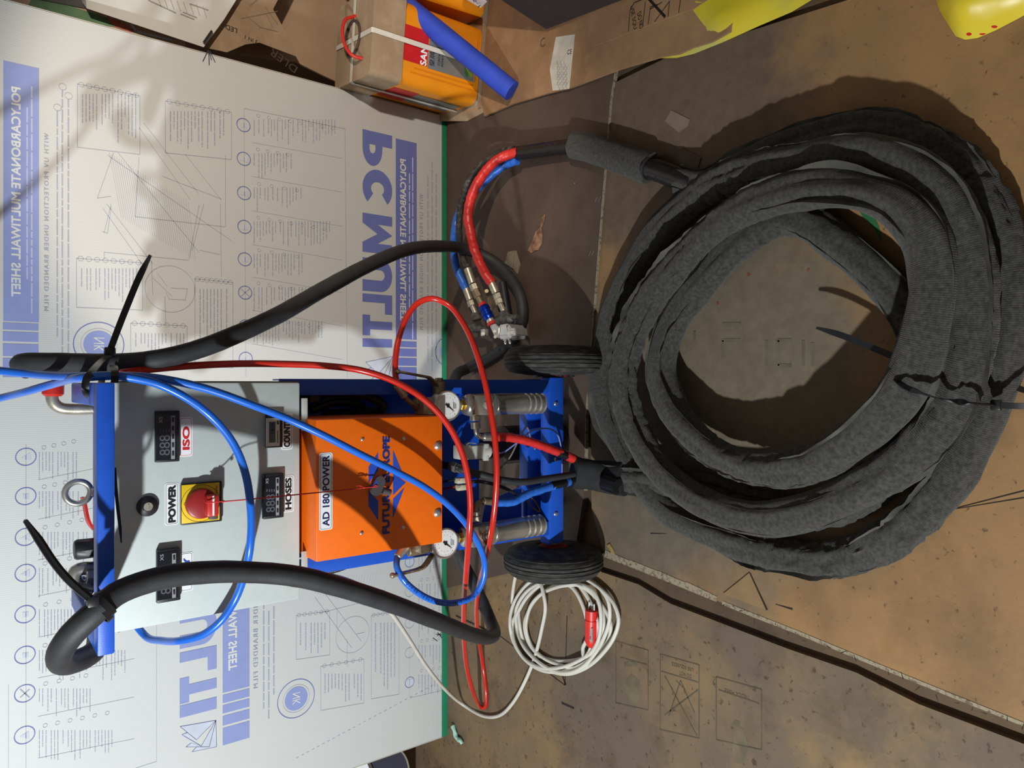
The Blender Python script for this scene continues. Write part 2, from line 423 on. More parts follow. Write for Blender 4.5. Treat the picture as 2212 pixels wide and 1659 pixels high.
for k, (x, y, rx, ry) in enumerate(((1365, 1490, 20, 34), (1598, 1612, 18, 42), (1590, 1565, 10, 10), (1362, 1435, 16, 7))):
    b = MB(); blob(b, x, y, rx, ry, .0023 + k * .0001); b.build('faded_icon', M('faded_print_pale', (104, 92, 72), .85, var=.2), cb, smooth=False)
dx = Vector((1, 0, 0))
fx = (gg(1436, 1432, 0) - gg(1500, 1452, 0)).normalized(); fy = Vector((0, 0, 1)).cross(fx)
for s, (x, y), ww, hh in (('USE SQUEEZE', (1474, 1440), .062, .009), ('DO NOT', (1480, 1458), .035, .009), ('TRUCK HERE', (1592, 1500), .062, .009)):
    text(s, 'lettering', M_FADE, gg(x, y, .0028), ww, hh, cb, ax=fx, ay=fy)
b = MB()
floor_strokes(b, [((1075, 1370), (1200, 1465)), ((1225, 1330), (1220, 1480)), ((1200, 1465), (1220, 1480))], .0026, .0016)
floor_strokes(b, [((1213, 1518), (1240, 1530)), ((1215, 1460), (1222, 1480)), ((985, 1330), (1075, 1372))], .0026, .003)
b.build('crease', M_SOOT, cb, smooth=False)

# ------------------------------------------------------------------ the printed polycarbonate sheet
SX0, SX1 = -1.197, .909
m = M('white_multiwall_sheet', (212, 214, 213), .55, var=.012, scale=3)
nt = m.node_tree; N = nt.nodes; L = nt.links
tcx = N.new('ShaderNodeTexCoord'); wv = N.new('ShaderNodeTexWave'); wv.bands_direction = 'X'; wv.inputs['Scale'].default_value = 62
wv.inputs['Distortion'].default_value = 0.4; L.new(tcx.outputs['Object'], wv.inputs['Vector'])
bp = N.new('ShaderNodeBump'); bp.inputs['Strength'].default_value = .10; bp.inputs['Distance'].default_value = .001
L.new(wv.outputs['Fac'], bp.inputs['Height']); L.new(bp.outputs['Normal'], N['Principled BSDF'].inputs['Normal'])
M_SHEET = m
M_INK = M('pale_blue_ink', (146, 158, 212), .6, var=.03); M_INKD = M('blue_ink', (110, 120, 186), .6, var=.03)
M_GREY = M('grey_violet_ink', (168, 173, 190), .7, var=.05); M_LINE = M('thin_ink', (170, 174, 188), .7, var=.05)
M_TINT = M('light_tint', (204, 210, 226), .6); M_WHITE = M('white_letter', (222, 225, 226), .6)
M_TAPE = M('green_edge_tape', (34, 128, 92), .35, var=.08, scale=8)
sh = thing('polycarbonate_sheet', 'tall white multiwall plastic sheet with mirrored blue print behind the machine', 'plastic sheet', ((SX0 + SX1) / 2, PY, -.012))
b = MB(); b.box(SX0, SX1, PY, PY + .016, .004, 1.95, .002); b.build('panel', M_SHEET, sh)
b = MB(); b.box(SX0, SX1 + .0005, PY - .0018, PY + .018, -.0115, .024, .001); b.build('edge_tape', M_TAPE, sh)
b = MB(); b.box(SX1 + .0005, SX1 + .0025, PY + .001, PY + .015, .02, 1.95); b.build('side_film', M('film_edge', (196, 190, 178), .6), sh)
b = MB(); b.box(SX0 - .0025, SX0 - .0005, PY + .001, PY + .015, .02, 1.95); b.build('side_film', M('film_edge', (196, 190, 178), .6), sh)
PP = PY - .0008
def S(px, py, k=0): return U(px, py, Y=PP - k * .0003)
def prect(b, px0, px1, py0, py1, k=0):
    if b == 'fill': b = MB(); fills_.append(b)
    p = S((px0 + px1) / 2, (py0 + py1) / 2); xr = S((px0 + px1) / 2, py0).x; xl = S((px0 + px1) / 2, py1).x
    z1 = S(px0, py0).z; z0 = S(px1, py0).z; y = PP - k * .0003
    b.quad((xl, y, z0), (xr, y, z0), (xr, y, z1), (xl, y, z1))
def ptext(s, px0, px1, py0, py1, m, k=1, bold=0.0, spacing=1.0, shear=0.0, name='lettering'):
    pm = (px0 + px1) / 2; xr = S(pm, py0).x; xl = S(pm, py1).x; z1 = S(px0, py0).z; z0 = S(px1, py0).z
    return text(s, name, m, ((xl + xr) / 2, PP - k * .0003, (z0 + z1) / 2), xr - xl, z1 - z0, sh, mirror=True, bold=bold, spacing=spacing, shear=shear)
def pline(b, q0, q1, wd=.0007):
    p0 = S(*q0); p1 = S(*q1); d = p1 - p0; n = Vector((-d.z, 0, d.x)).normalized() * wd
    b.quad(p0 - n, p1 - n, p1 + n, p0 + n)
rings_ = []; fills_ = []
def pring(b, c, r_m, wd=.0012, n=28):
    if b is None: b = MB(); rings_.append(b)
    for k in range(n):
        a0 = 2 * math.pi * k / n; a1 = 2 * math.pi * (k + 1) / n
        def at(a, r): return c + Vector((math.cos(a) * r, 0, math.sin(a) * r))
        b.quad(at(a0, r_m - wd), at(a1, r_m - wd), at(a1, r_m + wd), at(a0, r_m + wd))
def ppoly(b, pts, k=0):
    if b is None: b = MB(); fills_.append(b)
    b.bm.faces.new([b.bm.verts.new(S(x, y, k)) for x, y in pts])
def para(b, px0, px1, py0, py1, pitch=8.0, fill=.85, th=2.2):
    """rows of tiny print: rows run across, stacked down the sheet"""
    x = px0; prev = fill
    while x < px1:
        frac = max(.3, min(1, fill + random.uniform(-.4, .15)))
        y = py0; ye = py0 + (py1 - py0) * frac
        while y < ye:
            wl = random.uniform(6, 26); prect(b, x, x + th, y, min(y + wl, ye)); y += wl + 2.2
        x += pitch if random.random() < .8 else pitch * 1.55
def bullets(b, px0, px1, py, slope, n, r=.006):
    for k in range(n):
        t = (k + .5) / n; pring(b, S(px0 + (px1 - px0) * t, py + slope * t), r, .0005, 14)
def glyph(ch):
    """bold block letter as quads in a unit box, y up"""
    Q = []
    def R(x0, x1, y0, y1): Q.append(((x0, y0), (x1, y0), (x1, y1), (x0, y1)))
    def ring(cx, cy, rx, ry, ix, iy, a0, a1, n=16):
        for k in range(n):
            a = math.radians(a0 + (a1 - a0) * k / n); c = math.radians(a0 + (a1 - a0) * (k + 1) / n)
            Q.append(((cx + ix * math.cos(a), cy + iy * math.sin(a)), (cx + rx * math.cos(a), cy + ry * math.sin(a)), (cx + rx * math.cos(c), cy + ry * math.sin(c)), (cx + ix * math.cos(c), cy + iy * math.sin(c))))
    if ch == 'P': R(0, .38, 0, 1); R(.38, .5, .77, 1); R(.38, .5, .34, .57); ring(.5, .67, .5, .33, .14, .10, -90, 90)
    elif ch == 'C': ring(.5, .5, .5, .5, .18, .22, 42, 318, 28)
    elif ch == 'M': R(0, .25, 0, 1); R(.75, 1, 0, 1); Q.append(((.25, 1), (.25, .5), (.5, .0), (.5, .5))); Q.append(((.75, .5), (.75, 1), (.5, .5), (.5, .0)))
    elif ch == 'U': R(0, .34, .4, 1); R(.66, 1, .4, 1); ring(.5, .4, .5, .4, .16, .14, 180, 360)
    elif ch == 'L': R(0, .42, 0, 1); R(.42, 1, 0, .25)
    elif ch == 'T': R(0, 1, .75, 1); R(.3, .7, 0, .75)
    elif ch == 'I': R(0, 1, 0, 1)
    return Q
def pglyph(ch, px0, px1, py0, py1, m):
    pm = (px0 + px1) / 2; xr = S(pm, py0).x; xl = S(pm, py1).x; z1 = S(px0, py0).z; z0 = S(px1, py0).z
    b = MB()
    for q in glyph(ch): b.quad(*[(xr - (xr - xl) * u, PP - .0003, z0 + (z1 - z0) * v) for u, v in q])
    b.build('big_letter', m, sh, smooth=False)
class Each:
    """prints every outline as a part of its own"""
    def __init__(s, name, m): s.name = name; s.m = m
    def quad(s, *q): b = MB(); b.quad(*q); b.build(s.name, s.m, sh, smooth=False)
ink = Each('banner', M_INK); inkb = Each('banner', M_INKD); inkd = MB(); fine = MB(); line = MB(); pale = MB()
# right column, upper banner
prect(ink, 7, 84, 139, 695); 
for a, c in ((698, 713), (717, 738), (743, 770), (774, 815)): prect(ink, 6, 83, a, c)
ptext('POLYCARBONATE MULTIWALL SHEET', 24, 45, 188, 641, M_WHITE, 2, bold=.035, shear=.0)
ptext('WITH UV PROTECTION UNDER BRANDED FILM', 95, 105, 288, 672, M_GREY, 1, bold=.012, spacing=1.35)
for x, y0, y1 in ((57, 232, 605), (67, 187, 655)):
    y = y0
    while y < y1: wl = random.uniform(10, 40); prect(pale, x, x + 3.4, y, y + wl, 2); y += wl + 3
for x, y0, y1 in ((122, 240, 730), (133, 195, 775), (146, 215, 770)):
    y = y0
    while y < y1: wl = random.uniform(10, 36); prect(fine, x, x + 3, y, y + wl); y += wl + 4
    pring(line, S(x + 2, y0 - 8), .008, .0006, 16)
# text boxes
for (x0, x1, y0, y1, sl, n) in ((167, 302, 181, 318, 26, 8), (357, 500, 218, 330, 24, 8), (165, 308, 558, 664, 10, 8), (421, 503, 602, 790, 8, 8), (282, 404, 698, 770, 6, 7)):
    for q in (((x0, y0), (x1, y0 + sl)), ((x1, y0 + sl), (x1, y1 + sl * .6)), ((x1, y1 + sl * .6), (x0, y1)), ((x0, y1), (x0, y0))): pline(line, *q)
    bullets(line, x0, x1, y0, sl, n); 
    para(fine, x0 + 10, x1 - 8, y0 + 22, y1 - 8, 7.6)
# roof diagram
for q in (((232, 335), (500, 520)), ((255, 330), (430, 545)), ((222, 450), (310, 575)), ((230, 440), (330, 570)), ((300, 275), (410, 430)), ((310, 265), (430, 420)), ((350, 380), (478, 430)), ((300, 340), (292, 468)), ((292, 468), (487, 490)), ((487, 490), (487, 335)), ((210, 428), (245, 330)), ((210, 428), (240, 424)), ((225, 502), (240, 440)), ((220, 500), (232, 504)), ((232, 504), (240, 445)), ((408, 560), (430, 442)), ((415, 540), (440, 440)), ((430, 540), (476, 550)), ((225, 545), (408, 562)), ((225, 545), (225, 560)), ((476, 440), (478, 598)), ((327, 562), (330, 636)), ((400, 333), (478, 432))): pline(line, *q, wd=.0006)
for k in range(34):
    t = k / 33; pline(line, (236 + 170 * t, 448 + 105 * t - 118), (262 + 160 * t, 470 + 92 * t), wd=.00035)
pring(line, S(368, 624), .062, .0006, 36)
for q in (((330, 600), (372, 640)), ((340, 590), (362, 620)), ((368, 622), (405, 624)), ((405, 624), (400, 648)), ((400, 648), (365, 646)), ((365, 646), (358, 630)), ((356, 640), (358, 700))): pline(line, *q, wd=.0006)
# icon column
pline(line, (527, 234), (745, 278), .0007); pline(line, (745, 278), (750, 815), .0007); pline(line, (527, 234), (531, 815), .0005)
ys = (270, 343, 417, 490, 560, 632, 705, 775)
for k, y in enumerate(ys):
    x = 526 + k * .7; c = S(x, y); pring(None, c, .0185, .0011, 28)
    if k in (0, 3, 4): prect('fill', x - 5, x + 6, y - 4, y + 6)
    elif k in (1, 2, 7): ppoly(None, [(x - 9, y + 3), (x + 8, y - 8), (x + 9, y + 8)])
    else: pline(line, (x - 9, y - 8), (x + 9, y + 8), .0012); pline(line, (x + 9, y - 8), (x - 9, y + 8), .0012)
    x1 = (730, 632, 655, 712, 655, 665, 700, 680)[k]
    if y < 770:
        para(fine, 548, x1, y - 12 + 0, y + 46, 6.6, .8, 1.8); bullets(line, 546, x1, y - 22, (x1 - 546) * .17, max(4, int((x1 - 546) / 22)), .0045)
        pline(line, (545, y + 38), (740, y + 38 + 34), .0004)
# big lettering
for ch, a, c in (('P', 286, 360), ('C', 367, 449), ('M', 464, 547), ('U', 559, 630), ('L', 636, 678), ('T', 681, 725), ('I', 732, 750)): pglyph(ch, 783, 847, a, c, M_INKD)
prect(inkb, 855, 900, 304, 733)
for a, c in ((737, 750), (753, 770), (773, 790), (793, 822)): prect(inkb, 855, 900, a, c)
ptext('POLYCARBONATE MULTIWALL SHEET', 864, 877, 344, 692, M_WHITE, 2, bold=.03)
for x, y0, y1 in ((883, 375, 660), (890, 340, 700)):
    y = y0
    while y < y1: wl = random.uniform(10, 40); prect(pale, x, x + 2.6, y, y + wl, 2); y += wl + 3
ptext('WITH UV PROTECTION UNDER BRANDED FILM', 906, 914, 418, 712, M_GREY, 1, bold=.012, spacing=1.35)
for x, y0, y1 in ((923, 380, 770), (932, 350, 790), (941, 375, 780)):
    y = y0
    while y < y1: wl = random.uniform(8, 30); prect(fine, x, x + 2.6, y, y + wl); y += wl + 4
# folded fan emblem
def fan(x0, x1, y0, y1):
    inkd = MB()
    def Q(u, v): return (x0 + (x1 - x0) * u, y0 + (y1 - y0) * v)
    for pts in (((0, .2), (.98, .0), (.45, .62)), ((.05, .46), (.2, .4), (.45, .62)), ((.98, 0), (1, .84), (.33, 1.0), (.45, .84), (.16, .85), (.3, .72), (.58, .82))):
        ppoly(None, [Q(*p) for p in pts], 0)
    for a, c in (((0, .2), (.98, 0)), ((0, .2), (.45, .62)), ((.45, .62), (.98, 0)), ((.05, .46), (.58, .82)), ((.05, .46), (.2, .38)), ((.98, 0), (.58, .82)), ((.98, 0), (.8, .84)), ((.98, 0), (1, .84)), ((1, .84), (.33, 1)), ((.33, 1), (.45, .84)), ((.16, .85), (.3, .72)), ((.16, .85), (.8, .84))): pline(inkd, Q(*a), Q(*c), .0006)
    inkd.build('emblem_line', M_INKD, sh, smooth=False)
fan(790, 850, 770, 832); fan(389, 468, 1556, 1624)
# round seals
def seal(px, py, R):
    c = S(px, py); pring(None, c, R, .0011, 40); pring(line, c, R * .72, .0005, 36)
    b = MB(); n = 36; b.bm.faces.new([b.bm.verts.new(c + Vector((R * .62 * math.cos(2 * math.pi * k / n), 0, R * .62 * math.sin(2 * math.pi * k / n)))) for k in range(n)])
    b.build('seal', M_INK, sh, smooth=False)
    text('NK', 'lettering', M_WHITE, c + Vector((0, -.0006, 0)), R * .62, R * .42, sh, mirror=True, bold=.0)
seal(214, 744, .056); seal(640, 1509, .056); seal(968, 760, .05)
# left column
prect(ink, 481, 539, 1262, 1490)
for a, c in ((1494, 1512), (1516, 1534), (1539, 1560), (1565, 1602)): prect(ink, 481, 539, a, c)
ptext('WALL SHEET', 493, 512, 1318, 1447, M_WHITE, 2, bold=.035)
for ch, a, c in (('U', 1312, 1394), ('L', 1402, 1453), ('T', 1457, 1512), ('I', 1515, 1541)): pglyph(ch, 388, 468, a, c, M_INK)
ptext('UNDER BRANDED FILM', 547, 557, 1290, 1487, M_GREY, 1, bold=.012, spacing=1.35)
for x, y0, y1 in ((568, 1300, 1520), (579, 1320, 1545), (590, 1310, 1500)):
    y = y0
    while y < y1: wl = random.uniform(10, 36); prect(fine, x, x + 3, y, y + wl); y += wl + 4
for k, y in enumerate((987, 1072, 1160, 1238, 1327, 1415, 1498, 1588)):
    x = 56 - k * .4; pring(None, S(x, y), .0205, .0011, 28)
    if k in (1, 4, 5): prect('fill', x - 6, x + 7, y - 5, y + 6)
    elif k in (0, 2, 3, 7): ppoly(None, [(x - 10, y + 3), (x + 9, y - 9), (x + 10, y + 9)])
    else: pline(line, (x - 10, y - 9), (x + 10, y + 9), .0012); pline(line, (x + 10, y - 9), (x - 10, y + 9), .0012)
    x1 = (170, 175, 190, 190, 200, 270, 200, 245)[k]
    para(fine, 84, x1, y - 10, y + 58, 7.2, .8, 1.9); bullets(line, 84, x1, y - 18, -(x1 - 84) * .2, max(4, int((x1 - 84) / 24)), .0045)
    pline(line, (82, y + 50), (290, y + 8), .0004)
pline(line, (56, 960), (56, 1659), .0005); pline(line, (338, 1330), (338, 1645), .0005); pline(line, (18, 1480), (18, 1659), .0004); pline(line, (338, 1645), (200, 1690), .0005)
for (x0, x1, y0, y1, sl) in ((693, 786, 1440, 1535, -16), (802, 862, 1330, 1510, -10), (640, 712, 1330, 1425, -10)):
    for q in (((x0, y0), (x1, y0 + sl)), ((x1, y0 + sl), (x1, y1 + sl)), ((x1, y1 + sl), (x0, y1)), ((x0, y1), (x0, y0))): pline(line, *q)
    bullets(line, x0, x1, y0, sl, 6, .0055); para(fine, x0 + 8, x1 - 6, y0 + 16, y1 - 14, 7.4)
pline(line, (885, 1200), (885, 1508), .0004); pline(line, (885, 1508), (962, 1490), .0005)
for k, y in enumerate((1214, 1278, 1346, 1410, 1474)):
    pring(None if k in (0, 4) else line, S(885, y), .017, .0009, 26)
    if k in (0, 4): prect('fill', 879, 892, y - 6, y + 6)
    para(fine, 904, 955, y - 16, y + 34, 6.8, .8, 1.8); bullets(line, 904, 955, y - 24, -8, 4, .0045)
pring(line, S(762, 1371), .056, .0006, 36)
for q in (((680, 1290), (760, 1400)), ((700, 1280), (780, 1385)), ((690, 1325), (846, 1285)), ((728, 1320), (728, 1358)), ((750, 1380), (750, 1440)), ((770, 1370), (788, 1366))): pline(line, *q, wd=.0006)
for k in range(20):
    pline(line, (700 + 6 * k, 1250 - k * .8), (680 + 6.2 * k, 1282 + k * 1.6), wd=.00035)
# perforation line of the film and pen marks
for k in range(27):
    t = k / 26; pline(line, (640 + 290 * t, 1638 - 155 * t), (640 + 290 * (t + .018), 1638 - 155 * (t + .018)), .0009)
pen = MB()
for q in (((450, 108), (438, 133)), ((451, 110), (452, 141)), ((453, 110), (465, 135)), ((452, 112), (457, 130)), ((935, 1378), (945, 1385)), ((950, 1370), (958, 1386)), ((958, 1386), (968, 1379)), ((944, 1374), (955, 1366)), ((945, 1366), (953, 1376)), ((942, 1370), (956, 1372))): pline(pen, *q, wd=.0011)
pen.build('pen_mark', M('pen_ink', (48, 50, 60), .6), sh, smooth=False)
for k, o in enumerate(rings_): o.build('icon_ring', M_INKD, sh, smooth=False)
for o in fills_: o.build('icon_fill', M_TINT, sh, smooth=False)
fine.build('fine_print', M_GREY, sh, smooth=False, kind='stuff'); line.build('line_drawing', M_LINE, sh, smooth=False)
pale.build('banner_fine_print', M('pale_letter', (188, 196, 226), .6), sh, smooth=False, kind='stuff')
# ------------------------------------------------------------------ the spray machine on its trolley
M_BLUE = M('blue_powder_coat', (24, 84, 196), .42, var=.05, scale=60, bump=.08, bscale=700)
M_GBOX = M('light_grey_powder_coat', (190, 198, 196), .5, var=.02, scale=60, bump=.06, bscale=800)
M_ORANGE = M('orange_powder_coat', (240, 108, 8), .42, var=.03, scale=60, bump=.1, bscale=800)
M_STEEL = M('brushed_steel', (206, 204, 198), .28, .85, var=.1, scale=40)
M_ZINC = M('zinc_plated_steel', (186, 180, 164), .4, .7, var=.18, scale=70, bump=.1)
M_DULL = M('tarnished_brass_steel', (150, 136, 112), .42, .7, var=.25, scale=90, bump=.15)
M_BRASS = M('brass', (196, 150, 60), .3, 1.0, var=.12, scale=60)
M_BLACK = M('black_plastic', (34, 35, 38), .45, var=.1)
M_RUBBER = M('black_rubber', (44, 45, 48), .62, var=.16, scale=35, bump=.12, bscale=250)
M_TYRE = M('dusty_tyre_rubber', (38, 38, 37), .8, rgb2=(84, 82, 72), scale=30, lo=.45, hi=.8, stretch=(6, 1, 1), bump=.3, bscale=120)
M_RED = M('red_plastic', (196, 40, 32), .42, var=.05); M_DRED = M('dark_red_plastic', (150, 32, 34), .4, var=.05)
M_YEL = M('yellow_plate', (236, 196, 30), .4, var=.03); M_LAB = M('white_label', (236, 238, 240), .35, var=.01)
M_TXT = M('black_print', (22, 22, 24), .5); M_TXTR = M('red_print', (206, 32, 40), .5); M_TXTB = M('blue_print', (36, 72, 180), .5); M_NAVY = M('navy_print', (32, 38, 92), .5)
M_GREYP = M('grey_plastic', (188, 188, 182), .45, var=.03); M_DGREY = M('dark_grey_part', (84, 82, 80), .5, var=.1)
M_LCD = M('lcd', (84, 96, 98), .2, var=.03); M_SEG = M('unlit_segment', (88, 90, 100), .4); M_DISP = M('display_face', (26, 28, 36), .18, var=.05, spec=.6)

cart = thing('spray_machine', 'blue spray machine trolley with grey control box and orange cover', 'machine', (-.2, 1.42, -.006))
FZ = -.006
# --- frame
BY = 1.15
b = MB(); b.box(-.381, .002, BY, BY + .034, 1.149, 1.171, .003); topbar = b.build('top_bar', M_BLUE, cart)
b = MB(); b.box(-.381, -.348, BY + .034, 1.44, 1.149, 1.171, .003); b.build('side_rail', M_BLUE, cart)
b = MB(); b.box(-.032, .002, BY + .034, 1.44, 1.149, 1.171, .003); b.build('side_rail', M_BLUE, cart)
b = MB(); b.box(-.348, -.032, 1.405, 1.44, 1.105, 1.139, .003); b.build('rear_bar', M_BLUE, cart)
b = MB(); b.box(-.348, -.032, 1.31, 1.405, 1.136, 1.139); b.build('top_plate', M_BLUE, cart)
for x0, x1, name in ((-.022, .010, 'upright'), (-.374, -.340, 'upright')):
    b = MB(); b.box(x0, x1, 1.36, 1.363, .167, .84, .0008); xo = x1 - .003 if x0 > -.1 else x0
    b.box(xo, xo + .003, 1.363, 1.455, .187, .82, .0008); b.build(name, M_BLUE, cart)
b = MB(); b.box(-.36, -.004, 1.455, 1.459, .31, .84, .0008); b.build('back_plate', M_BLUE, cart)
b = MB(); b.box(-.375, .012, 1.42, 1.455, .127, .186, .003); b.build('rear_crossbar', M_BLUE, cart)
b = MB(); b.box(-.398, .0167, 1.36, 1.395, .117, .166, .004); cbar = b.build('front_crossbar', M_BLUE, cart)
for py in (872, 992, 1110):
    p = U(1200, py, Y=1.36); b = MB(); b.cyl(p + Vector((0, .001, 0)), p + Vector((0, -.003, 0)), .0055, 16, ch=.001)
    b.cyl(p + Vector((0, -.003, 0)), p + Vector((0, -.0045, 0)), .0035, 6); b.build('bolt', M_STEEL, cbar)
# side gussets
b = MB(); b.prism([(-.374, 1.44, .19), (-.374, 1.44, .32), (-.29, 1.44, .30), (-.26, 1.44, .19)], (0, .003, 0)); b.build('gusset', M_BLUE, cart)
# --- wheels
def wheel(xi, s):
    c = Vector((xi, 1.396, FZ + .127)); ax = Vector((s, 0, 0)); W = .075; R = .127
    b = MB(); b.lathe(c, ax, [(0, .060), (.002, .078), (.0035, .079), (.004, .088), (.006, .104), (.007, .105), (.009, .113), (.016, .121), (.018, .1195), (.022, .1245), (.027, .1265), (.028, .1245), (.030, .1245), (.031, .127), (.036, .127), (.037, .1245), (.039, .1245), (.040, .127), (.046, .127), (.047, .1245), (.049, .1245), (.050, .126), (.055, .1225), (.058, .119), (.066, .113), (.071, .104), (.073, .088), (.075, .06)], 48)
    t = b.build('wheel', M_TYRE, cart)
    b = MB(); b.lathe(c - ax * .004, ax, [(0, .014), (.001, .022), (.003, .03), (.0055, .058), (.006, .061), (.010, .061)], 36)
    b.build('hub', M('black_hub', (38, 36, 38), .5, rgb2=(46, 42, 42)), t)
    b = MB(); b.lathe(c - ax * .0055, ax, [(0, .024), (.0035, .034), (.004, .036), (.006, .036)], 30); tag(b.build('hub_ring', M_DRED, t), 'faded red hub ring')
    for k in range(5):
        a = 2 * math.pi * k / 5 + .3; q = c + Vector((0, math.cos(a) * .046, math.sin(a) * .046)) - ax * .0015
        bb = MB(); bb.cyl(q - ax * .002, q + ax * .003, .008, 12); bb.build('hub_recess', M_BLACK, t)
wheel(-.412, -1); wheel(.022, 1)
b = MB(); b.cyl((-.46, 1.396, .121), (.07, 1.396, .121), .010, 16); b.build('axle', M_ZINC, cart)
for x in (-.32, -.05):
    b = MB(); b.box(x - .012, x + .012, 1.50, 1.525, FZ, .15, .002); b.build('rear_foot', M_BLACK, cart)
# --- control box
KY = 1.30
b = MB(); b.box(-.398, .003, KY, 1.47, .822, 1.128, .004); kb = b.build('control_box', M_GBOX, cart)
b = MB(); b.box(-.400, .005, KY + .014, KY + .018, .820, 1.130, .001); b.build('lid_seam', M_DGREY, kb)
def FX(px, py, Y): return U(px, py, Y=Y).x
def fbox(b, px0, px1, py0, py1, Y, d, bev=.0, y1=None):
    """a block on a front face at Y, standing d proud, outlined by pixels"""
    pm = (px0 + px1) / 2
    b.box(FX(pm, py1, Y), FX(pm, py0, Y), Y - d, Y if y1 is None else y1, U(px1, py0, Y=Y).z, U(px0, py0, Y=Y).z, bev); return b
def ftext(s, px0, px1, py0, py1, Y, m, parent, bold=0.0, name='lettering', spacing=1.0):
    pm = (px0 + px1) / 2; xl = FX(pm, py1, Y); xr = FX(pm, py0, Y); z0 = U(px1, py0, Y=Y).z; z1 = U(px0, py0, Y=Y).z
    return text(s, name, m, ((xl + xr) / 2, Y, (z0 + z1) / 2), xr - xl, z1 - z0, parent, bold=bold, spacing=spacing)
def rrect(b, px0, px1, py0, py1, Y, d, rad=.004, n=5):
    pm = (px0 + px1) / 2; x0 = FX(pm, py1, Y); x1 = FX(pm, py0, Y); z0 = U(px1, py0, Y=Y).z; z1 = U(px0, py0, Y=Y).z
    pts = []
    for cx, cz, a0 in ((x1 - rad, z1 - rad, 0), (x0 + rad, z1 - rad, 90), (x0 + rad, z0 + rad, 180), (x1 - rad, z0 + rad, 270)):
        for k in range(n + 1):
            a = math.radians(a0 + 90 * k / n); pts.append((cx + rad * math.cos(a), Y - d, cz + rad * math.sin(a)))
    b.prism(pts, (0, d, 0)); return b
def label(s, px0, px1, py0, py1, Y, mt, ml, parent, inset=(6, 6, 6, 6), bold=.03, spacing=1.0):
    b = MB(); rrect(b, px0, px1, py0, py1, Y, .0006); b.build('label', M_LAB, parent, smooth=False)
    b = MB(); q = 2.2; rrect(b, px0 + q, px1 - q, py0 + q, py1 - q, Y - .0006, .0002, .0034); b.build('label_border', ml, parent, smooth=False)
    b = MB(); q = 3.0; rrect(b, px0 + q, px1 - q, py0 + q, py1 - q, Y - .0008, .0002, .003); b.build('label_face', M_LAB, parent, smooth=False)
    ftext(s, px0 + inset[0], px1 - inset[1], py0 + inset[2], py1 - inset[3], Y - .0012, mt, parent, bold, spacing=spacing)
def display(px0, px1, py0, py1, digits='888'):
    Y = KY; b = MB(); fbox(b, px0, px1, py0, py1, Y, .011, .0018); b.build('display', M_BLACK, kb)
    b = MB(); fbox(b, px0 + 3, px1 - 3, py0 + 8, py1 - 3, Y - .011, .0006); b.build('display_face', M_DISP, kb, smooth=False)
    yf = Y - .0119; w = px1 - px0; h = py1 - py0
    ftext('888', px0 + w * .22, px0 + w * .66, py0 + h * .48, py0 + h * .88, yf, M_SEG, kb, bold=-.01)
    ftext('XS', px0 + w * .20, px0 + w * .34, py0 + h * .12, py0 + h * .24, yf, M('pale_mark', (176, 178, 184), .4), kb)
    b = MB(); fbox(b, px0 + w * .70, px0 + w * .86, py0 + h * .10, py0 + h * .95, yf, .0004); b.build('key_strip', M('strip_grey', (150, 150, 152), .4), kb, smooth=False)
    for k in range(5):
        b = MB(); y0 = py0 + h * (.13 + .165 * k); fbox(b, px0 + w * .74, px0 + w * .83, y0, y0 + h * .095, yf - .0004, .0006, .0002); b.build('button', M_BLACK, kb)
    b = MB()
    for k in range(4): fbox(b, px0 + w * (.24 + .12 * k), px0 + w * (.29 + .12 * k), py0 + h * .36, py0 + h * .42, yf, .0002)
    b.build('display_mark', M_SEG, kb, smooth=False)
display(333, 385, 887, 997); display(565, 609, 1022, 1118); display(336, 387, 1184, 1297)
label('ISO', 386, 416, 901, 986, KY, M_TXTR, M_TXTR, kb, (8, 6, 20, 14), .045)
label('POLY', 389, 417, 1193, 1277, KY, M_TXTB, M_NAVY, kb, (7, 7, 12, 12), .05)
label('HOSES', 610, 635, 1027, 1106, KY, M_TXT, M_TXT, kb, (6, 5, 5, 5), .05)
label('COUNTER', 607, 632, 893, 971, KY, M_TXT, M_TXT, kb, (6, 5, 4, 5), .055)
label('POWER', 356, 386, 1043, 1134, KY, M_TXT, M_TXT, kb, (7, 6, 5, 5), .06)
b = MB(); fbox(b, 572, 606, 894, 966, KY, .012, .0018); b.build('counter', M_BLACK, kb)
b = MB(); fbox(b, 574, 604, 903, 964, KY - .012, .0008, .0003); b.build('counter_face', M('cream_face', (212, 206, 192), .4), kb)
b = MB(); fbox(b, 581, 595, 911, 956, KY - .0128, .0004); b.build('lcd', M_LCD, kb, smooth=False)
ftext('1804', 584, 593, 914, 936, KY - .0136, M_TXT, kb)
ftext('e', 598, 603, 908, 917, KY - .0132, M_TXT, kb, .02); b = MB(); fbox(b, 599, 601, 930, 957, KY - .0129, .0002); b.build('tiny_print', M_SEG, kb, smooth=False)
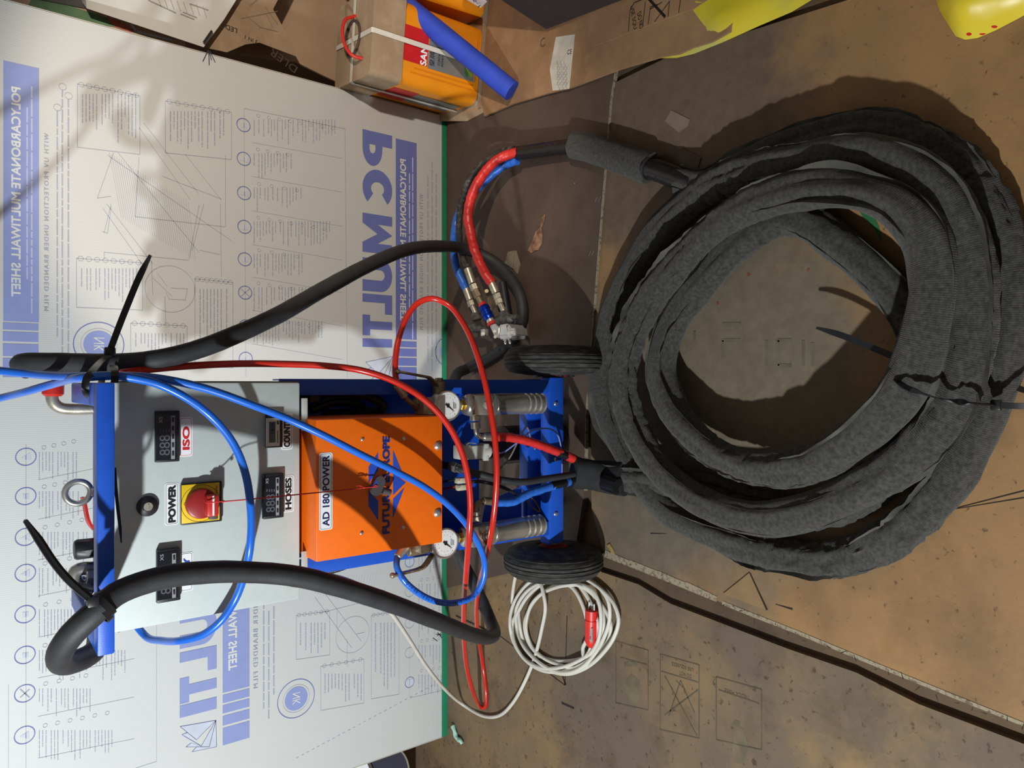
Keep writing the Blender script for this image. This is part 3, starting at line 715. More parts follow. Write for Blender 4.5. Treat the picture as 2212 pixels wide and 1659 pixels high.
# main switch
b = MB(); fbox(b, 389, 477, 1041, 1129, KY, .009, .002); b.build('switch_plate', M_BLACK, kb)
b = MB(); fbox(b, 392, 474, 1045, 1127, KY - .009, .0006, .0002); b.build('switch_face', M_YEL, kb)
sc = U(434, 1087, Y=KY - .010)
b = MB(); b.lathe(sc, (0, -1, 0), [(0, .0255), (.004, .0258), (.010, .0245), (.0115, .022)], 40); b.build('switch_dial', M_DRED, kb)
b = MB(); b.box(sc.x - .020, sc.x + .016, sc.y - .030, sc.y - .010, sc.z - .022, sc.z - .002, .004)
b.build('switch_lever', M_RED, kb)
b = MB(); b.box(sc.x - .018, sc.x + .015, sc.y - .0312, sc.y - .030, sc.z - .0135, sc.z - .0105); b.build('switch_pointer', M_LAB, kb, smooth=False)
b = MB(); b.box(sc.x - .026, sc.x - .016, sc.y - .024, sc.y - .011, sc.z - .022, sc.z - .008, .002); b.build('lock_tab', M_DGREY, kb)
ftext('O', 397, 404, 1085, 1092, KY - .0098, M_TXT, kb); ftext('Schneider', 464, 470, 1048, 1072, KY - .0098, M_TXT, kb)
b = MB(); fbox(b, 463, 471, 1098, 1119, KY - .0096, .0003); b.build('rating_mark', M_TXT, kb, smooth=False)
b = MB(); b.torus(sc + Vector((0, .0008, 0)), (0, 1, 0), .031, .0006, 40, 6); b.build('turn_arc', M_TXT, kb)
# lock
lc = U(318, 1093, Y=KY)
b = MB(); b.lathe(lc, (0, -1, 0), [(0, .0165), (.004, .0165), (.006, .0145), (.008, .0085), (.0085, .008)], 32); b.build('lock', M_BLACK, kb)
b = MB(); b.lathe(lc + Vector((0, -.008, 0)), (0, -1, 0), [(0, .0072), (.0012, .0068)], 24); b.box(lc.x - .004, lc.x + .004, lc.y - .0102, lc.y - .009, lc.z - .001, lc.z + .001); b.build('lock_core', M_ZINC, kb)
for y0, y1 in ((860, 931), (1190, 1234)):
    b = MB(); fbox(b, 650, 663, y0, y1, KY, .004, .001); b.build('hinge', M_GREYP, kb)
# --- orange cover
OY = 1.25
b = MB(); b.box(-.322, -.0645, OY, 1.43, .5437, .8117, .0025); oc = b.build('orange_cover', M_ORANGE, cart)
label('AD 180 POWER', 689.5, 718, 978, 1145, OY, M_NAVY, M_NAVY, oc, (7, 6, 6, 8), .028)
def Z6(x, y): return (640 + x / 4.739, 880 + y / 4.739)
for poly in (((740, 850), (740, 1008), (838, 1158), (838, 955)), ((740, 775), (740, 612), (838, 460), (838, 645)), ((838, 690), (838, 915), (748, 805)), ((990, 670), (1120, 770), (990, 900)), ((1108, 820), (990, 940), (990, 1135)), ((1108, 722), (990, 615), (990, 435))):
    b = MB(); b.bm.faces.new([b.bm.verts.new(U(*Z6(*q), Y=OY - .0006)) for q in poly]); b.build('emblem_arrow', M_TXTB, oc, smooth=False)
ftext('FUTURA EUROPE', 827, 842.5, 943, 1153.5, OY - .0009, M_TXTB, oc, .035)
ftext('FUTURA EUROPE', 826, 841, 942.5, 1153, OY - .0012, M_NAVY, oc, .02)
for px, py, r in ((946, 963, .0085), (945, 1108, .0085), (783, 949, .0038), (873, 947, .0038), (781, 1151.5, .0038), (871, 1139, .0038)):
    p = U(px, py, Y=OY); b = MB(); b.lathe(p, (0, -1, 0), [(0, r), (r * .2, r), (r * .6, r * .6), (r * .65, r * .45)], 20)
    b.cyl(p + Vector((0, -r * .6, 0)), p + Vector((0, -r * .72, 0)), r * .3, 6); b.build('screw', M_STEEL, oc)
# --- gauges, valves, filters on both sides
def gauge(px, py, s):
    c = U(px, py, Y=1.286); R = .0318
    b = MB(); b.lathe(c, (0, 1, 0), [(0, R), (.003, R), (.004, R - .002), (.030, R - .003), (.033, R - .008)], 40); g = b.build('pressure_gauge', M_STEEL, cart)
    b = MB(); b.torus(c, (0, 1, 0), R - .0015, .0022, 44, 8); b.build('bezel', M_STEEL, g)
    b = MB(); b.cyl(c + Vector((0, -.0002, 0)), c + Vector((0, .001, 0)), R - .003, 40); b.build('dial', M('dial_white', (230, 230, 226), .4), g, smooth=False)
    tk = MB(); tr = MB()
    for k in range(31):
        a = math.radians(225 - 270 * k / 30); d = Vector((math.cos(a), 0, math.sin(a))); n = Vector((-d.z, 0, d.x)) * .0003
        r0 = R * (.72 if k % 5 == 0 else .77); r1 = R * .83; o = c + Vector((0, -.0008, 0))
        tk.quad(o + d * r0 - n, o + d * r1 - n, o + d * r1 + n, o + d * r0 + n)
        if k % 3 == 0:
            r0 = R * .52; r1 = R * .6; tr.quad(o + d * r0 - n, o + d * r1 - n, o + d * r1 + n, o + d * r0 + n)
    tk.build('tick', M_TXT, g, smooth=False); tr.build('inner_tick', M_TXTR, g, smooth=False)
    o = c + Vector((0, -.0016, 0)); d = Vector((-.62, 0, -.78)); n = Vector((-d.z, 0, d.x))
    b = MB(); b.prism([o - d * .007 - n * .0022, o + d * .021, o - d * .007 + n * .0022], (0, .0004, 0)); b.cyl(o + Vector((0, -.001, 0)), o + Vector((0, .0006, 0)), .0036, 16); b.build('needle', M_TXT, g, smooth=False)
    b = MB()
    for k in range(3): b.quad(*[o + Vector((x, .0005, z)) for x, z in ((-.006, -.013 - .003 * k), (.008 - .002 * k, -.013 - .003 * k), (.008 - .002 * k, -.0145 - .003 * k), (-.006, -.0145 - .003 * k))])
    b.build('dial_print', M_SEG, g, smooth=False)
    return c
gr = gauge(967, 877, 1); gl = gauge(962, 1174, -1)
def filt(x, zt, zb):
    c = Vector((x, 1.315, zt)); L = zt - zb; f = L / .22
    b = MB(); b.lathe(c, (0, 0, -1), [(0, .017), (.004, .022), (.016 * f, .025), (.018 * f, .0245), (.072 * f, .0245), (.074 * f, .0238), (.078 * f, .0238), (.078 * f, .0246), (.085 * f, .0246), (.086 * f, .0238), (.150 * f, .0238),
        *[q for k in range(4) for q in (((.155 + .016 * k) * f, .0246), ((.163 + .016 * k) * f, .0246), ((.165 + .016 * k) * f, .0218), ((.169 + .016 * k) * f, .0218))], (L - .002, .0240), (L, .018)], 36)
    o = b.build('filter', M_STEEL, cart)
    b = MB(); b.box(x - .022, x + .022, 1.290, 1.306, zt - .075, zt - .012, .003); b.build('filter_block', M_STEEL, o)
    b = MB(); b.hexnut((x, 1.286, zt - .048), (x, 1.296, zt - .048), .011); b.cyl((x, 1.278, zt - .048), (x, 1.287, zt - .048), .006, 14); b.build('drain_screw', M_ZINC, o)
    return o
xr, xl = -.046, -.333
filt(xr, .449, .228); filt(xl, .455, .229)
for c, x, zt in ((gr, xr, .449), (gl, xl, .455)):
    b = MB(); b.hexnut((x, 1.315, zt - .002), (x, 1.315, zt + .010), .012); b.build('fitting', M_BRASS, cart)
    b = MB(); b.cyl((x, 1.315, zt + .010), (x, 1.315, zt + .10), .010, 16); b.box(c.x - .018, c.x + .018, 1.30, 1.34, c.z - .012, c.z + .05, .003); b.build('manifold', M_ZINC, cart)
# right valve and its lever and hose tail
def stem(pts, r, m, name, step=.006, seg=14):
    b = MB(); b.tube(pts, r, seg, step); return b.build(name, m, cart)
b = MB(); p = U(935, 872, Y=1.33); q = U(895, 872, Y=1.33); b.hexnut(p, q, .015); b.build('valve_nut', M_DULL, cart)
b = MB(); p = U(948, 858, Y=1.34); b.cyl(p, p + Vector((.034, 0, 0)), .014, 18, ch=.002); b.hexnut(p + Vector((.034, 0, 0)), p + Vector((.042, 0, 0)), .009); b.build('valve_stem', M_DULL, cart)
b = MB(); b.ribbon([yy(948, 840, 1.34), yy(944, 836, 1.335), yy(927, 816, 1.33), yy(915, 813, 1.33), yy(862, 803, 1.33)], (0, 1, .3), .013, .004, .008); b.ball(yy(859, 803, 1.33), .006, 12); tag(b.build('valve_lever', M_DULL, cart), 'steel ball valve lever on the right')
stem([yy(895, 873, 1.33), yy(885, 868, 1.33), yy(877, 860, 1.33), yy(873, 854, 1.33)], .006, M_DULL, 'elbow')
b = MB(); b.hexnut(yy(906, 874, 1.33), yy(894, 872, 1.33), .0115); b.build('elbow_nut', M_DULL, cart)
b = MB(); b.cyl(yy(875, 857, 1.33), yy(858, 832, 1.33), .0085, 16, ch=.001); b.build('ferrule', M_ZINC, cart)
# left valve
b = MB(); p = U(930, 1180, Y=1.335); q = U(880, 1190, Y=1.335); b.cyl(p, q, .013, 16, ch=.002); b.build('valve_nut', M_DULL, cart)
b = MB(); b.ribbon([yy(940, 1192, 1.335), yy(934, 1198, 1.33), yy(915, 1224, 1.32), yy(905, 1229, 1.32), yy(849, 1243, 1.31)], (0, 1, .3), .013, .004, .008); b.ball(yy(848, 1243, 1.31), .006, 12); tag(b.build('valve_lever', M_DULL, cart), 'steel ball valve lever on the left')
b = MB(); b.cyl(yy(878, 1180, 1.335), yy(858, 1203, 1.33), .0085, 16, ch=.001); b.build('ferrule', M_ZINC, cart)
# outlet elbows
b = MB(); y = 1.312; b.hexnut(yy(1027, 896, y), yy(1027, 909, y), .0125); b.hexnut(yy(1027, 911, y), yy(1028, 926, y), .011); b.build('outlet_nut', M_ZINC, cart)
stem([yy(1028, 924, y), yy(1029, 935, y), yy(1036, 943, y), yy(1050, 944, y)], .0058, M_STEEL, 'outlet_elbow')
b = MB(); b.cyl(yy(1044, 944, y), yy(1066, 944, y), .0088, 16, ch=.001); b.build('outlet_ferrule', M_STEEL, cart)
b = MB(); b.hexnut(yy(1030, 1126, y), yy(1029, 1114, y), .0125); b.hexnut(yy(1029, 1113, y), yy(1028, 1104, y), .011); b.build('outlet_nut', M_ZINC, cart)
stem([yy(1028, 1106, y), yy(1028, 1096, y), yy(1035, 1085, y), yy(1050, 1082, y)], .0058, M_DULL, 'outlet_elbow')
b = MB(); b.cyl(yy(1044, 1082, y), yy(1066, 1083, y), .0088, 16, ch=.001); b.build('outlet_ferrule', M_DULL, cart)
# connector and terminal strip
b = MB(); fbox(b, 978, 1002, 960, 990, 1.36, .03, .003); cn = b.build('connector', M_GREYP, cart)
b = MB(); fbox(b, 1001, 1034, 961, 990, 1.36, .026, .002); b.build('connector_body', M_GREYP, cn)
b = MB(); fbox(b, 1031, 1040, 957, 993, 1.36, .03, .001); b.build('connector_collar', M_GREYP, cn)
b = MB(); b.lathe(yy(1040, 975, 1.345), Vector((0, -.05, -1)), [(0, .017), (.018, .016), (.026, .008), (.027, .004)], 20); b.build('connector_end', M_GREYP, cn)
b = MB(); b.ribbon([yy(1004, 962, 1.327), yy(1010, 957, 1.325), yy(1026, 958, 1.325)], (0, 1, 0), .01, .002); b.build('clip', M_ZINC, cn)
b = MB(); fbox(b, 981, 1001, 1031, 1043, 1.36, .016, .002); fbox(b, 981, 1001, 1046, 1058, 1.36, .016, .002); b.build('terminal_block', M('ivory_plastic', (200, 190, 166), .5), cart)
for py in (1036, 1052):
    b = MB(); b.cyl(yy(991, py, 1.3445), yy(991, py, 1.342), .003, 12); b.build('terminal_screw', M_ZINC, cart)
    stem([yy(958, py + 4, 1.40), yy(970, py + 2, 1.37), yy(982, py, 1.352)], .0022, M_BLACK if py < 1040 else M_DRED, 'wire')
stem([yy(1060, 975, 1.34), yy(1085, 978, 1.34), yy(1105, 965, 1.33), yy(1130, 945, 1.32), yy(1150, 930, 1.33), yy(1185, 926, 1.335), yy(1205, 940, 1.35), yy(1213, 975, 1.352), yy(1214, 1020, 1.352), yy(1212, 1050, 1.35)], .0019, M('violet_wire', (120, 130, 200), .5), 'signal_wire')
stem([yy(1075, 1018, 1.36), yy(1100, 990, 1.34), yy(1118, 955, 1.33), yy(1128, 935, 1.335), yy(1138, 922, 1.35), yy(1146, 945, 1.36), yy(1155, 970, 1.32)], .0019, M('grey_wire', (120, 112, 104), .5), 'signal_wire')
stem([yy(1130, 1070, 1.34), yy(1140, 1085, 1.345), yy(1158, 1102, 1.345), yy(1166, 1105, 1.345), yy(1160, 1090, 1.345), yy(1148, 1075, 1.34)], .002, M('brown_wire', (90, 72, 60), .5), 'signal_wire')
# conduits under the control box
cor = lambda d, th, u: 1 + .10 * math.sin(d / .0042 * 2 * math.pi)
b = MB(); fbox(b, 661, 684, 838, 869, 1.40, .02, .003, 1.44); b.build('conduit_gland', M_BLACK, cart)
b = MB(); b.tube([yy(680, 852, 1.41), yy(740, 849, 1.40), yy(794, 856, 1.40), yy(826, 872, 1.405), yy(824, 884, 1.415), yy(780, 890, 1.43), yy(700, 894, 1.445)], .0092, 12, .0011, cor); b.build('conduit', M_BLACK, cart)
b = MB(); b.tube([yy(668, 1238, 1.40), yy(700, 1233, 1.40), yy(740, 1222, 1.41), yy(775, 1204, 1.43)], .0092, 12, .0011, cor); b.build('conduit', M_BLACK, cart)
b = MB(); b.tube([yy(672, 885, 1.44), yy(720, 868, 1.44), yy(770, 872, 1.44), yy(790, 890, 1.445)], .0105, 12, .006); b.build('cable_loom', M_BLACK, cart)
b = MB(); p = U(880, 905, Y=1.36); b.cyl(p + Vector((-.01, 0, 0)), p + Vector((.012, 0, 0)), .006, 12); b.build('side_screw', M_DULL, cart)
# pump body seen between the plates
b = MB(); b.lathe((-.16, 1.52, FZ), (0, 0, 1), [(0, .055), (.004, .06), (.10, .06), (.12, .05), (.20, .05), (.21, .035), (.30, .035)], 28); b.build('pump', M('dark_pump_casting', (60, 52, 48), .5, .3, var=.2), cart)
# --- things on the top
p = U(168, 1064, Y=1.40)
b = MB(); b.torus(p, (0, 1, 0), .0185, .0052, 40, 12); b.cyl(p + Vector((0, 0, -.019)), p + Vector((0, 0, -.05)), .010, 18, r2=.012, ch=.002); b.build('eye_bolt', M_STEEL, cart)
b = MB(); b.ribbon([yy(178, 1074, 1.42), yy(182, 1086, 1.42), yy(186, 1108, 1.42), yy(190, 1124, 1.42), yy(197, 1137, 1.43), yy(206, 1146, 1.43)], (0, 1, .2), .012, .004, .006); b.build('red_valve_lever', M_RED, cart)
b = MB(); a = U(204, 1183, Y=1.42); b.lathe(a, (0, 0, 1), [(0, .017), (.026, .0175), (.030, .015), (.031, .010)], 8); b.build('black_valve_cap', M_BLACK, cart)
stem([yy(212, 1228, 1.42), yy(180, 1228, 1.42), yy(164, 1234, 1.42), yy(160, 1250, 1.42), yy(170, 1264, 1.42), yy(200, 1268, 1.42)], .0115, M_STEEL, 'outlet_bend')
b = MB(); b.hexnut(yy(208, 1245, 1.40), yy(186, 1246, 1.40), .012); b.build('bend_nut', M_STEEL, cart)
b = MB(); b.cyl(yy(166, 1262, 1.43), yy(200, 1275, 1.43), .016, 18, ch=.002); b.build('blue_tape_wrap', M_BLUE, cart)
stem([yy(212, 883, 1.46), yy(160, 884, 1.46), yy(130, 881, 1.46), yy(116, 870, 1.46), yy(112, 855, 1.46), yy(112, 846, 1.46)], .0098, M_ZINC, 'inlet_bend')
b = MB(); b.cyl(yy(114, 856, 1.46), yy(115, 826, 1.46), .0165, 18, ch=.004); tag(b.build('taped_inlet_end', M_RED, cart), 'red taped pipe end on top')
# ------------------------------------------------------------------ hoses and cables
M_BHOSE = M('blue_air_hose', (28, 104, 214), .3, var=.04, scale=20, coat=.3)
M_RHOSE = M('red_air_hose', (200, 38, 26), .26, var=.05, scale=20, coat=.4)
M_WCAB = M('white_cable', (208, 204, 194), .5, var=.06, scale=18)
def hose(name, pts, r, m, label, cat, step=.012, seg=14, group=None, prof=None):
    b = MB(); b.tube(pts, r, seg, step, prof); o = b.build(name, m); tag(o, label, cat, group); return o
spir = lambda d, th, u: 1 + .018 * (1 if math.sin(d / .075 * 2 * math.pi + th) > .86 else 0) + .01 * math.sin(d * 37)
# black rubber hoses
hose('black_hose', [yy(60, 798, 1.50), yy(46, 790, 1.485), yy(52, 784, 1.46), yy(100, 783, 1.43), yy(170, 784, 1.40), yy(250, 785, 1.36), yy(330, 778, 1.33), yy(420, 757, 1.33), yy(500, 727, 1.34), yy(600, 681, 1.38), yy(700, 624, 1.44), yy(800, 571, 1.52), yy(880, 539, 1.62), yy(950, 532, 1.74), yy(1000, 537, 1.80), gg(1060, 560, .05), gg(1100, 598, .026), gg(1124, 640, .023), gg(1128, 690, .023), gg(1105, 735, .023), gg(1062, 770, .023), gg(1010, 796, .03), yy(985, 812, 1.84), yy(975, 850, 1.80), yy(970, 900, 1.70)], .0165, M_RUBBER, 'thick black rubber hose hanging in front of the sheet, right of the machine', 'hose', .012, 20, 'black hoses tied to the machine', spir)
hose('black_hose', [(-.30, 1.50, 1.02), (-.36, 1.495, 1.07), (-.405, 1.43, 1.125), yy(205, 1405, 1.30), yy(150, 1432, 1.22), yy(128, 1424, 1.165), yy(135, 1398, 1.13), yy(165, 1360, 1.105), yy(210, 1318, 1.095), yy(250, 1284, 1.10), yy(300, 1262, 1.105), yy(370, 1244, 1.11), yy(450, 1236, 1.115), yy(540, 1236, 1.12), yy(640, 1245, 1.12), yy(740, 1270, 1.13), yy(840, 1302, 1.16), yy(940, 1340, 1.24), yy(1020, 1371, 1.36), yy(1055, 1377, 1.44), yy(1068, 1368, 1.50), yy(1060, 1342, 1.57), yy(1042, 1300, 1.62), yy(1015, 1245, 1.66), yy(992, 1200, 1.66), yy(980, 1160, 1.62)], .0165, M_RUBBER, 'thick black rubber hose looping over the control box, left side', 'hose', .012, 20, 'black hoses tied to the machine', spir)
# blue air hoses (tied to the right rail)
RB = .0066
hose('blue_air_hose', [(-.16, 2.23, 1.6), (-.16, 2.20, 1.92), (-.155, 2.135, 2.0), (-.15, 2.06, 1.97), (-.13, 1.95, 1.78), (-.09, 1.76, 1.48), yy(0, 860, 1.52), yy(60, 845, 1.44), yy(120, 828, 1.37), yy(180, 815, 1.25), yy(250, 812, 1.22), yy(300, 819, 1.215), yy(340, 829, 1.215), yy(400, 858, 1.215), yy(450, 894, 1.22), yy(490, 937, 1.22), yy(515, 980, 1.22), yy(532, 1030, 1.22), yy(541, 1090, 1.22), yy(543, 1140, 1.22), yy(539, 1190, 1.225), yy(527, 1245, 1.25), yy(508, 1295, 1.27), yy(478, 1340, 1.28), yy(440, 1370, 1.30), yy(395, 1383, 1.33), yy(350, 1384, 1.40), yy(312, 1372, 1.46), (-.40, 1.492, 1.08), (-.34, 1.497, 1.06), (-.26, 1.49, 1.04)], RB, M_BHOSE, 'blue air hose curving in a wide loop across the grey control box', 'hose', .010, 14, 'blue air hoses')
hose('blue_air_hose', [(.06, 2.23, 1.6), (.06, 2.20, 1.92), (.06, 2.135, 2.0), (.06, 2.06, 1.97), (.06, 1.92, 1.80), (.05, 1.65, 1.48), yy(0, 801, 1.42), yy(60, 807, 1.39), yy(120, 812, 1.33), yy(180, 813, 1.27), yy(250, 812, 1.24), yy(310, 814, 1.23), yy(370, 822, 1.225), yy(450, 841, 1.22), yy(540, 873, 1.215), yy(620, 904, 1.215), yy(700, 941, 1.205), yy(780, 982, 1.20), yy(860, 1021, 1.20), yy(920, 1054, 1.205), yy(970, 1092, 1.215), yy(1010, 1136, 1.24), yy(1036, 1180, 1.26), yy(1047, 1220, 1.28), yy(1042, 1258, 1.29), yy(1022, 1288, 1.30), yy(985, 1302, 1.30), yy(945, 1300, 1.30), yy(905, 1282, 1.30), yy(873, 1254, 1.305), yy(857, 1225, 1.315), yy(858, 1203, 1.33)], RB, M_BHOSE, 'blue air hose running across the orange cover to the left gauge', 'hose', .010, 14, 'blue air hoses')
def path_text(t, pts, size, r, m, parent_name, o):
    P = resample(pts, .002); L = [0]
    for a, c in zip(P, P[1:]): L.append(L[-1] + (c - a).length)
    adv = L[-1] / len(t); bb = MB(); allm = []
    T = tangents(P)
    for i, ch in enumerate(t):
        if ch == ' ': continue
        d = (i + .5) * adv; k = min(range(len(L)), key=lambda q: abs(L[q] - d)); vw = (Vector((0, 0, HC)) - P[k]).normalized()
        ax = T[k]; ay = vw.cross(ax).normalized(); nz = ax.cross(ay)
        q = text(ch, 'hose_print', m, P[k] + nz * (r + .0003), None, size, o, ax=ax, ay=ay); bb.bm.from_mesh(q.data); me = q.data; bpy.data.objects.remove(q); bpy.data.meshes.remove(me)
    me = bpy.data.meshes.new('hose_print'); bb.bm.to_mesh(me); bb.bm.free(); me.materials.append(m)
    q = bpy.data.objects.new('hose_print', me); C.objects.link(q); q.parent = o
_bh = [o for o in C.objects if o.name == 'blue_air_hose.001'][0]
path_text('FUTURA EUROPE 1/4 STEEL BRAID MAX', [yy(1034, 1278, 1.295), yy(1022, 1288, 1.30), yy(985, 1302, 1.30), yy(945, 1300, 1.30), yy(905, 1282, 1.30), yy(873, 1254, 1.305), yy(860, 1232, 1.312)], .0055, RB, M_NAVY, 'x', _bh)
# red air hose
hose('red_air_hose', [yy(262, 806, 1.31), yy(330, 797, 1.33), yy(400, 791, 1.34), yy(500, 786, 1.34), yy(600, 786, 1.33), yy(700, 790, 1.31), yy(780, 800, 1.29), yy(850, 823, 1.26), yy(910, 858, 1.23), yy(950, 895, 1.215), yy(980, 938, 1.205), yy(1000, 985, 1.20), yy(1012, 1040, 1.20), yy(1016, 1090, 1.205), yy(1013, 1160, 1.22), yy(1007, 1240, 1.30), yy(1002, 1320, 1.46), yy(1003, 1390, 1.62), yy(1010, 1450, 1.72), yy(1024, 1500, 1.78), gg(1040, 1528, .012), gg(1048, 1528, .010), gg(1050, 1500, .010), gg(1042, 1430, .016), yy(1032, 1370, 1.74), yy(1029, 1320, 1.62), yy(1034, 1270, 1.48), yy(1049, 1210, 1.34), yy(1063, 1140, 1.25), yy(1071, 1070, 1.225), yy(1073, 1010, 1.215), yy(1069, 950, 1.215), yy(1060, 890, 1.22), yy(1046, 820, 1.235), yy(1025, 750, 1.26), yy(1000, 697, 1.29), yy(970, 660, 1.32), yy(935, 645, 1.34), yy(905, 653, 1.35), yy(880, 682, 1.35), yy(862, 728, 1.345), yy(854, 775, 1.34), yy(854, 812, 1.335), yy(858, 832, 1.33)], .0064, M_RHOSE, 'glossy red air hose looping in front of the gauges', 'hose', .010, 14)
# white mains cable with its coil and plug
wc = thing('mains_cable', 'white mains cable coiled on the floor with a red plug', 'cable', gg(1240, 1340, 0.002))
lead = [yy(650, 1225, 1.44), yy(690, 1238, 1.44), yy(740, 1250, 1.46), yy(790, 1272, 1.50), yy(840, 1318, 1.58), yy(880, 1375, 1.68), yy(920, 1438, 1.78), yy(955, 1482, 1.85), gg(1000, 1522, .012), gg(1045, 1547, .009), gg(1080, 1545, .009), gg(1108, 1518, .009), gg(1135, 1470, .009), gg(1155, 1420, .010), gg(1170, 1360, .020), gg(1178, 1310, .03), gg(1172, 1275, .03), gg(1162, 1240, .02), gg(1150, 1190, .012)]
loops = []
cxs = [(1190, 1342, 92, 104), (1206, 1350, 98, 92), (1212, 1346, 116, 104), (1226, 1340, 108, 112), (1204, 1352, 88, 100), (1236, 1350, 94, 92), (1205, 1345, 66, 84)]
for i, (cx, cy, rx, ry) in enumerate(cxs):
    for k in range(16):
        a = math.radians(200 + 22.5 * k); t = k / 16
        nx = cxs[min(i + 1, 6)]
        X = cx + (nx[0] - cx) * t; Yc = cy + (nx[1] - cy) * t; RX = rx + (nx[2] - rx) * t; RY = ry + (nx[3] - ry) * t
        if i == 6 and k > 9: break
        loops.append(gg(X + RX * math.cos(a) + 6 * math.sin(2 * a + i), Yc + RY * math.sin(a) + 5 * math.cos(3 * a + i), .007 + .006 * ((i * 2 + k // 5) % 3)))
tail = [gg(1262, 1420, .016), gg(1273, 1408, .016), gg(1277, 1396, .018)]
b = MB(); b.tube(lead + [gg(1120, 1222, .01)] + loops + tail, .0052, 12, .010); b.build('cord', M_WCAB, wc)
pl0 = gg(1277, 1398, .018); pl1 = gg(1278, 1318, .020); d = (pl1 - pl0); Lp = d.length
b = MB(); b.lathe(pl0, d, [(0, .007), (Lp * .05, .012), (Lp * .16, .0165), (Lp * .5, .0175), (Lp * .74, .0175), (Lp * .75, .0155), (Lp * .77, .0155), (Lp * .78, .0168), (Lp, .0165)], 24)
M_PLUG = M('red_plug_plastic', (214, 46, 38), .4, var=.05); plug = b.build('plug', M_PLUG, wc)
dn = d.normalized(); sd = dn.cross(Vector((0, 0, 1))).normalized()
for s in (-1, 1):
    b = MB(); q = pl1 + sd * s * .0095; b.cyl(q, q + dn * .019, .0024, 12, ch=.0008); b.build('prong', M_STEEL, plug)
b = MB(); c = pl0 + d * .40 + Vector((0, -.011, .0128)); b.box(c.x - .018, c.x + .018, c.y - .007, c.y + .007, c.z, c.z + .0012); b.build('plug_sticker', M('silver_sticker', (170, 172, 176), .3, .3), plug, smooth=False)
text('CE', 'lettering', M_TXT, c + Vector((-.008, 0, .0017)), .008, .006, plug, ax=(1, 0, 0), ay=(0, 1, 0))

# ------------------------------------------------------------------ heated hose coil
M_FAB = M('dusty_black_fabric', (44, 43, 41), .95, rgb2=(78, 76, 71), scale=140, lo=.30, hi=.80, bump=.6, bscale=500, spec=.2, sheen=.12)
_nt = M_FAB.node_tree; _uv = _nt.nodes.new('ShaderNodeUVMap'); _wv = _nt.nodes.new('ShaderNodeTexWave'); _wv.bands_direction = 'X'; _wv.inputs['Scale'].default_value = 95; _wv.inputs['Distortion'].default_value = 1.5
_nt.links.new(_uv.outputs['UV'], _wv.inputs['Vector']); _b2 = _nt.nodes.new('ShaderNodeBump'); _b2.inputs['Strength'].default_value = .35; _b2.inputs['Distance'].default_value = .0012
_nt.links.new(_wv.outputs['Fac'], _b2.inputs['Height']); _pb = _nt.nodes['Principled BSDF']; _nt.links.new(_pb.inputs['Normal'].links[0].from_socket, _b2.inputs['Normal']); _nt.links.new(_b2.outputs['Normal'], _pb.inputs['Normal'])
M_FAB2 = M('dusty_fabric_edge', (50, 49, 46), .95, rgb2=(96, 94, 87), scale=14, lo=.35, hi=.7, bump=.5, bscale=500, spec=.2)
M_TAPE_B = M('black_pvc_tape', (24, 24, 26), .3, var=.15, scale=40, bump=.2, bscale=90)
M_TAPE_R = M('red_pvc_tape', (206, 46, 42), .4, var=.08, scale=40, bump=.35, bscale=120)
M_TAPE_BL = M('blue_pvc_tape', (44, 106, 206), .4, var=.08, scale=40, bump=.35, bscale=120)
hh = thing('heated_hose', 'coiled dark grey fabric sleeved heated hose on the floor', 'hose', gg(1750, 760, 0))
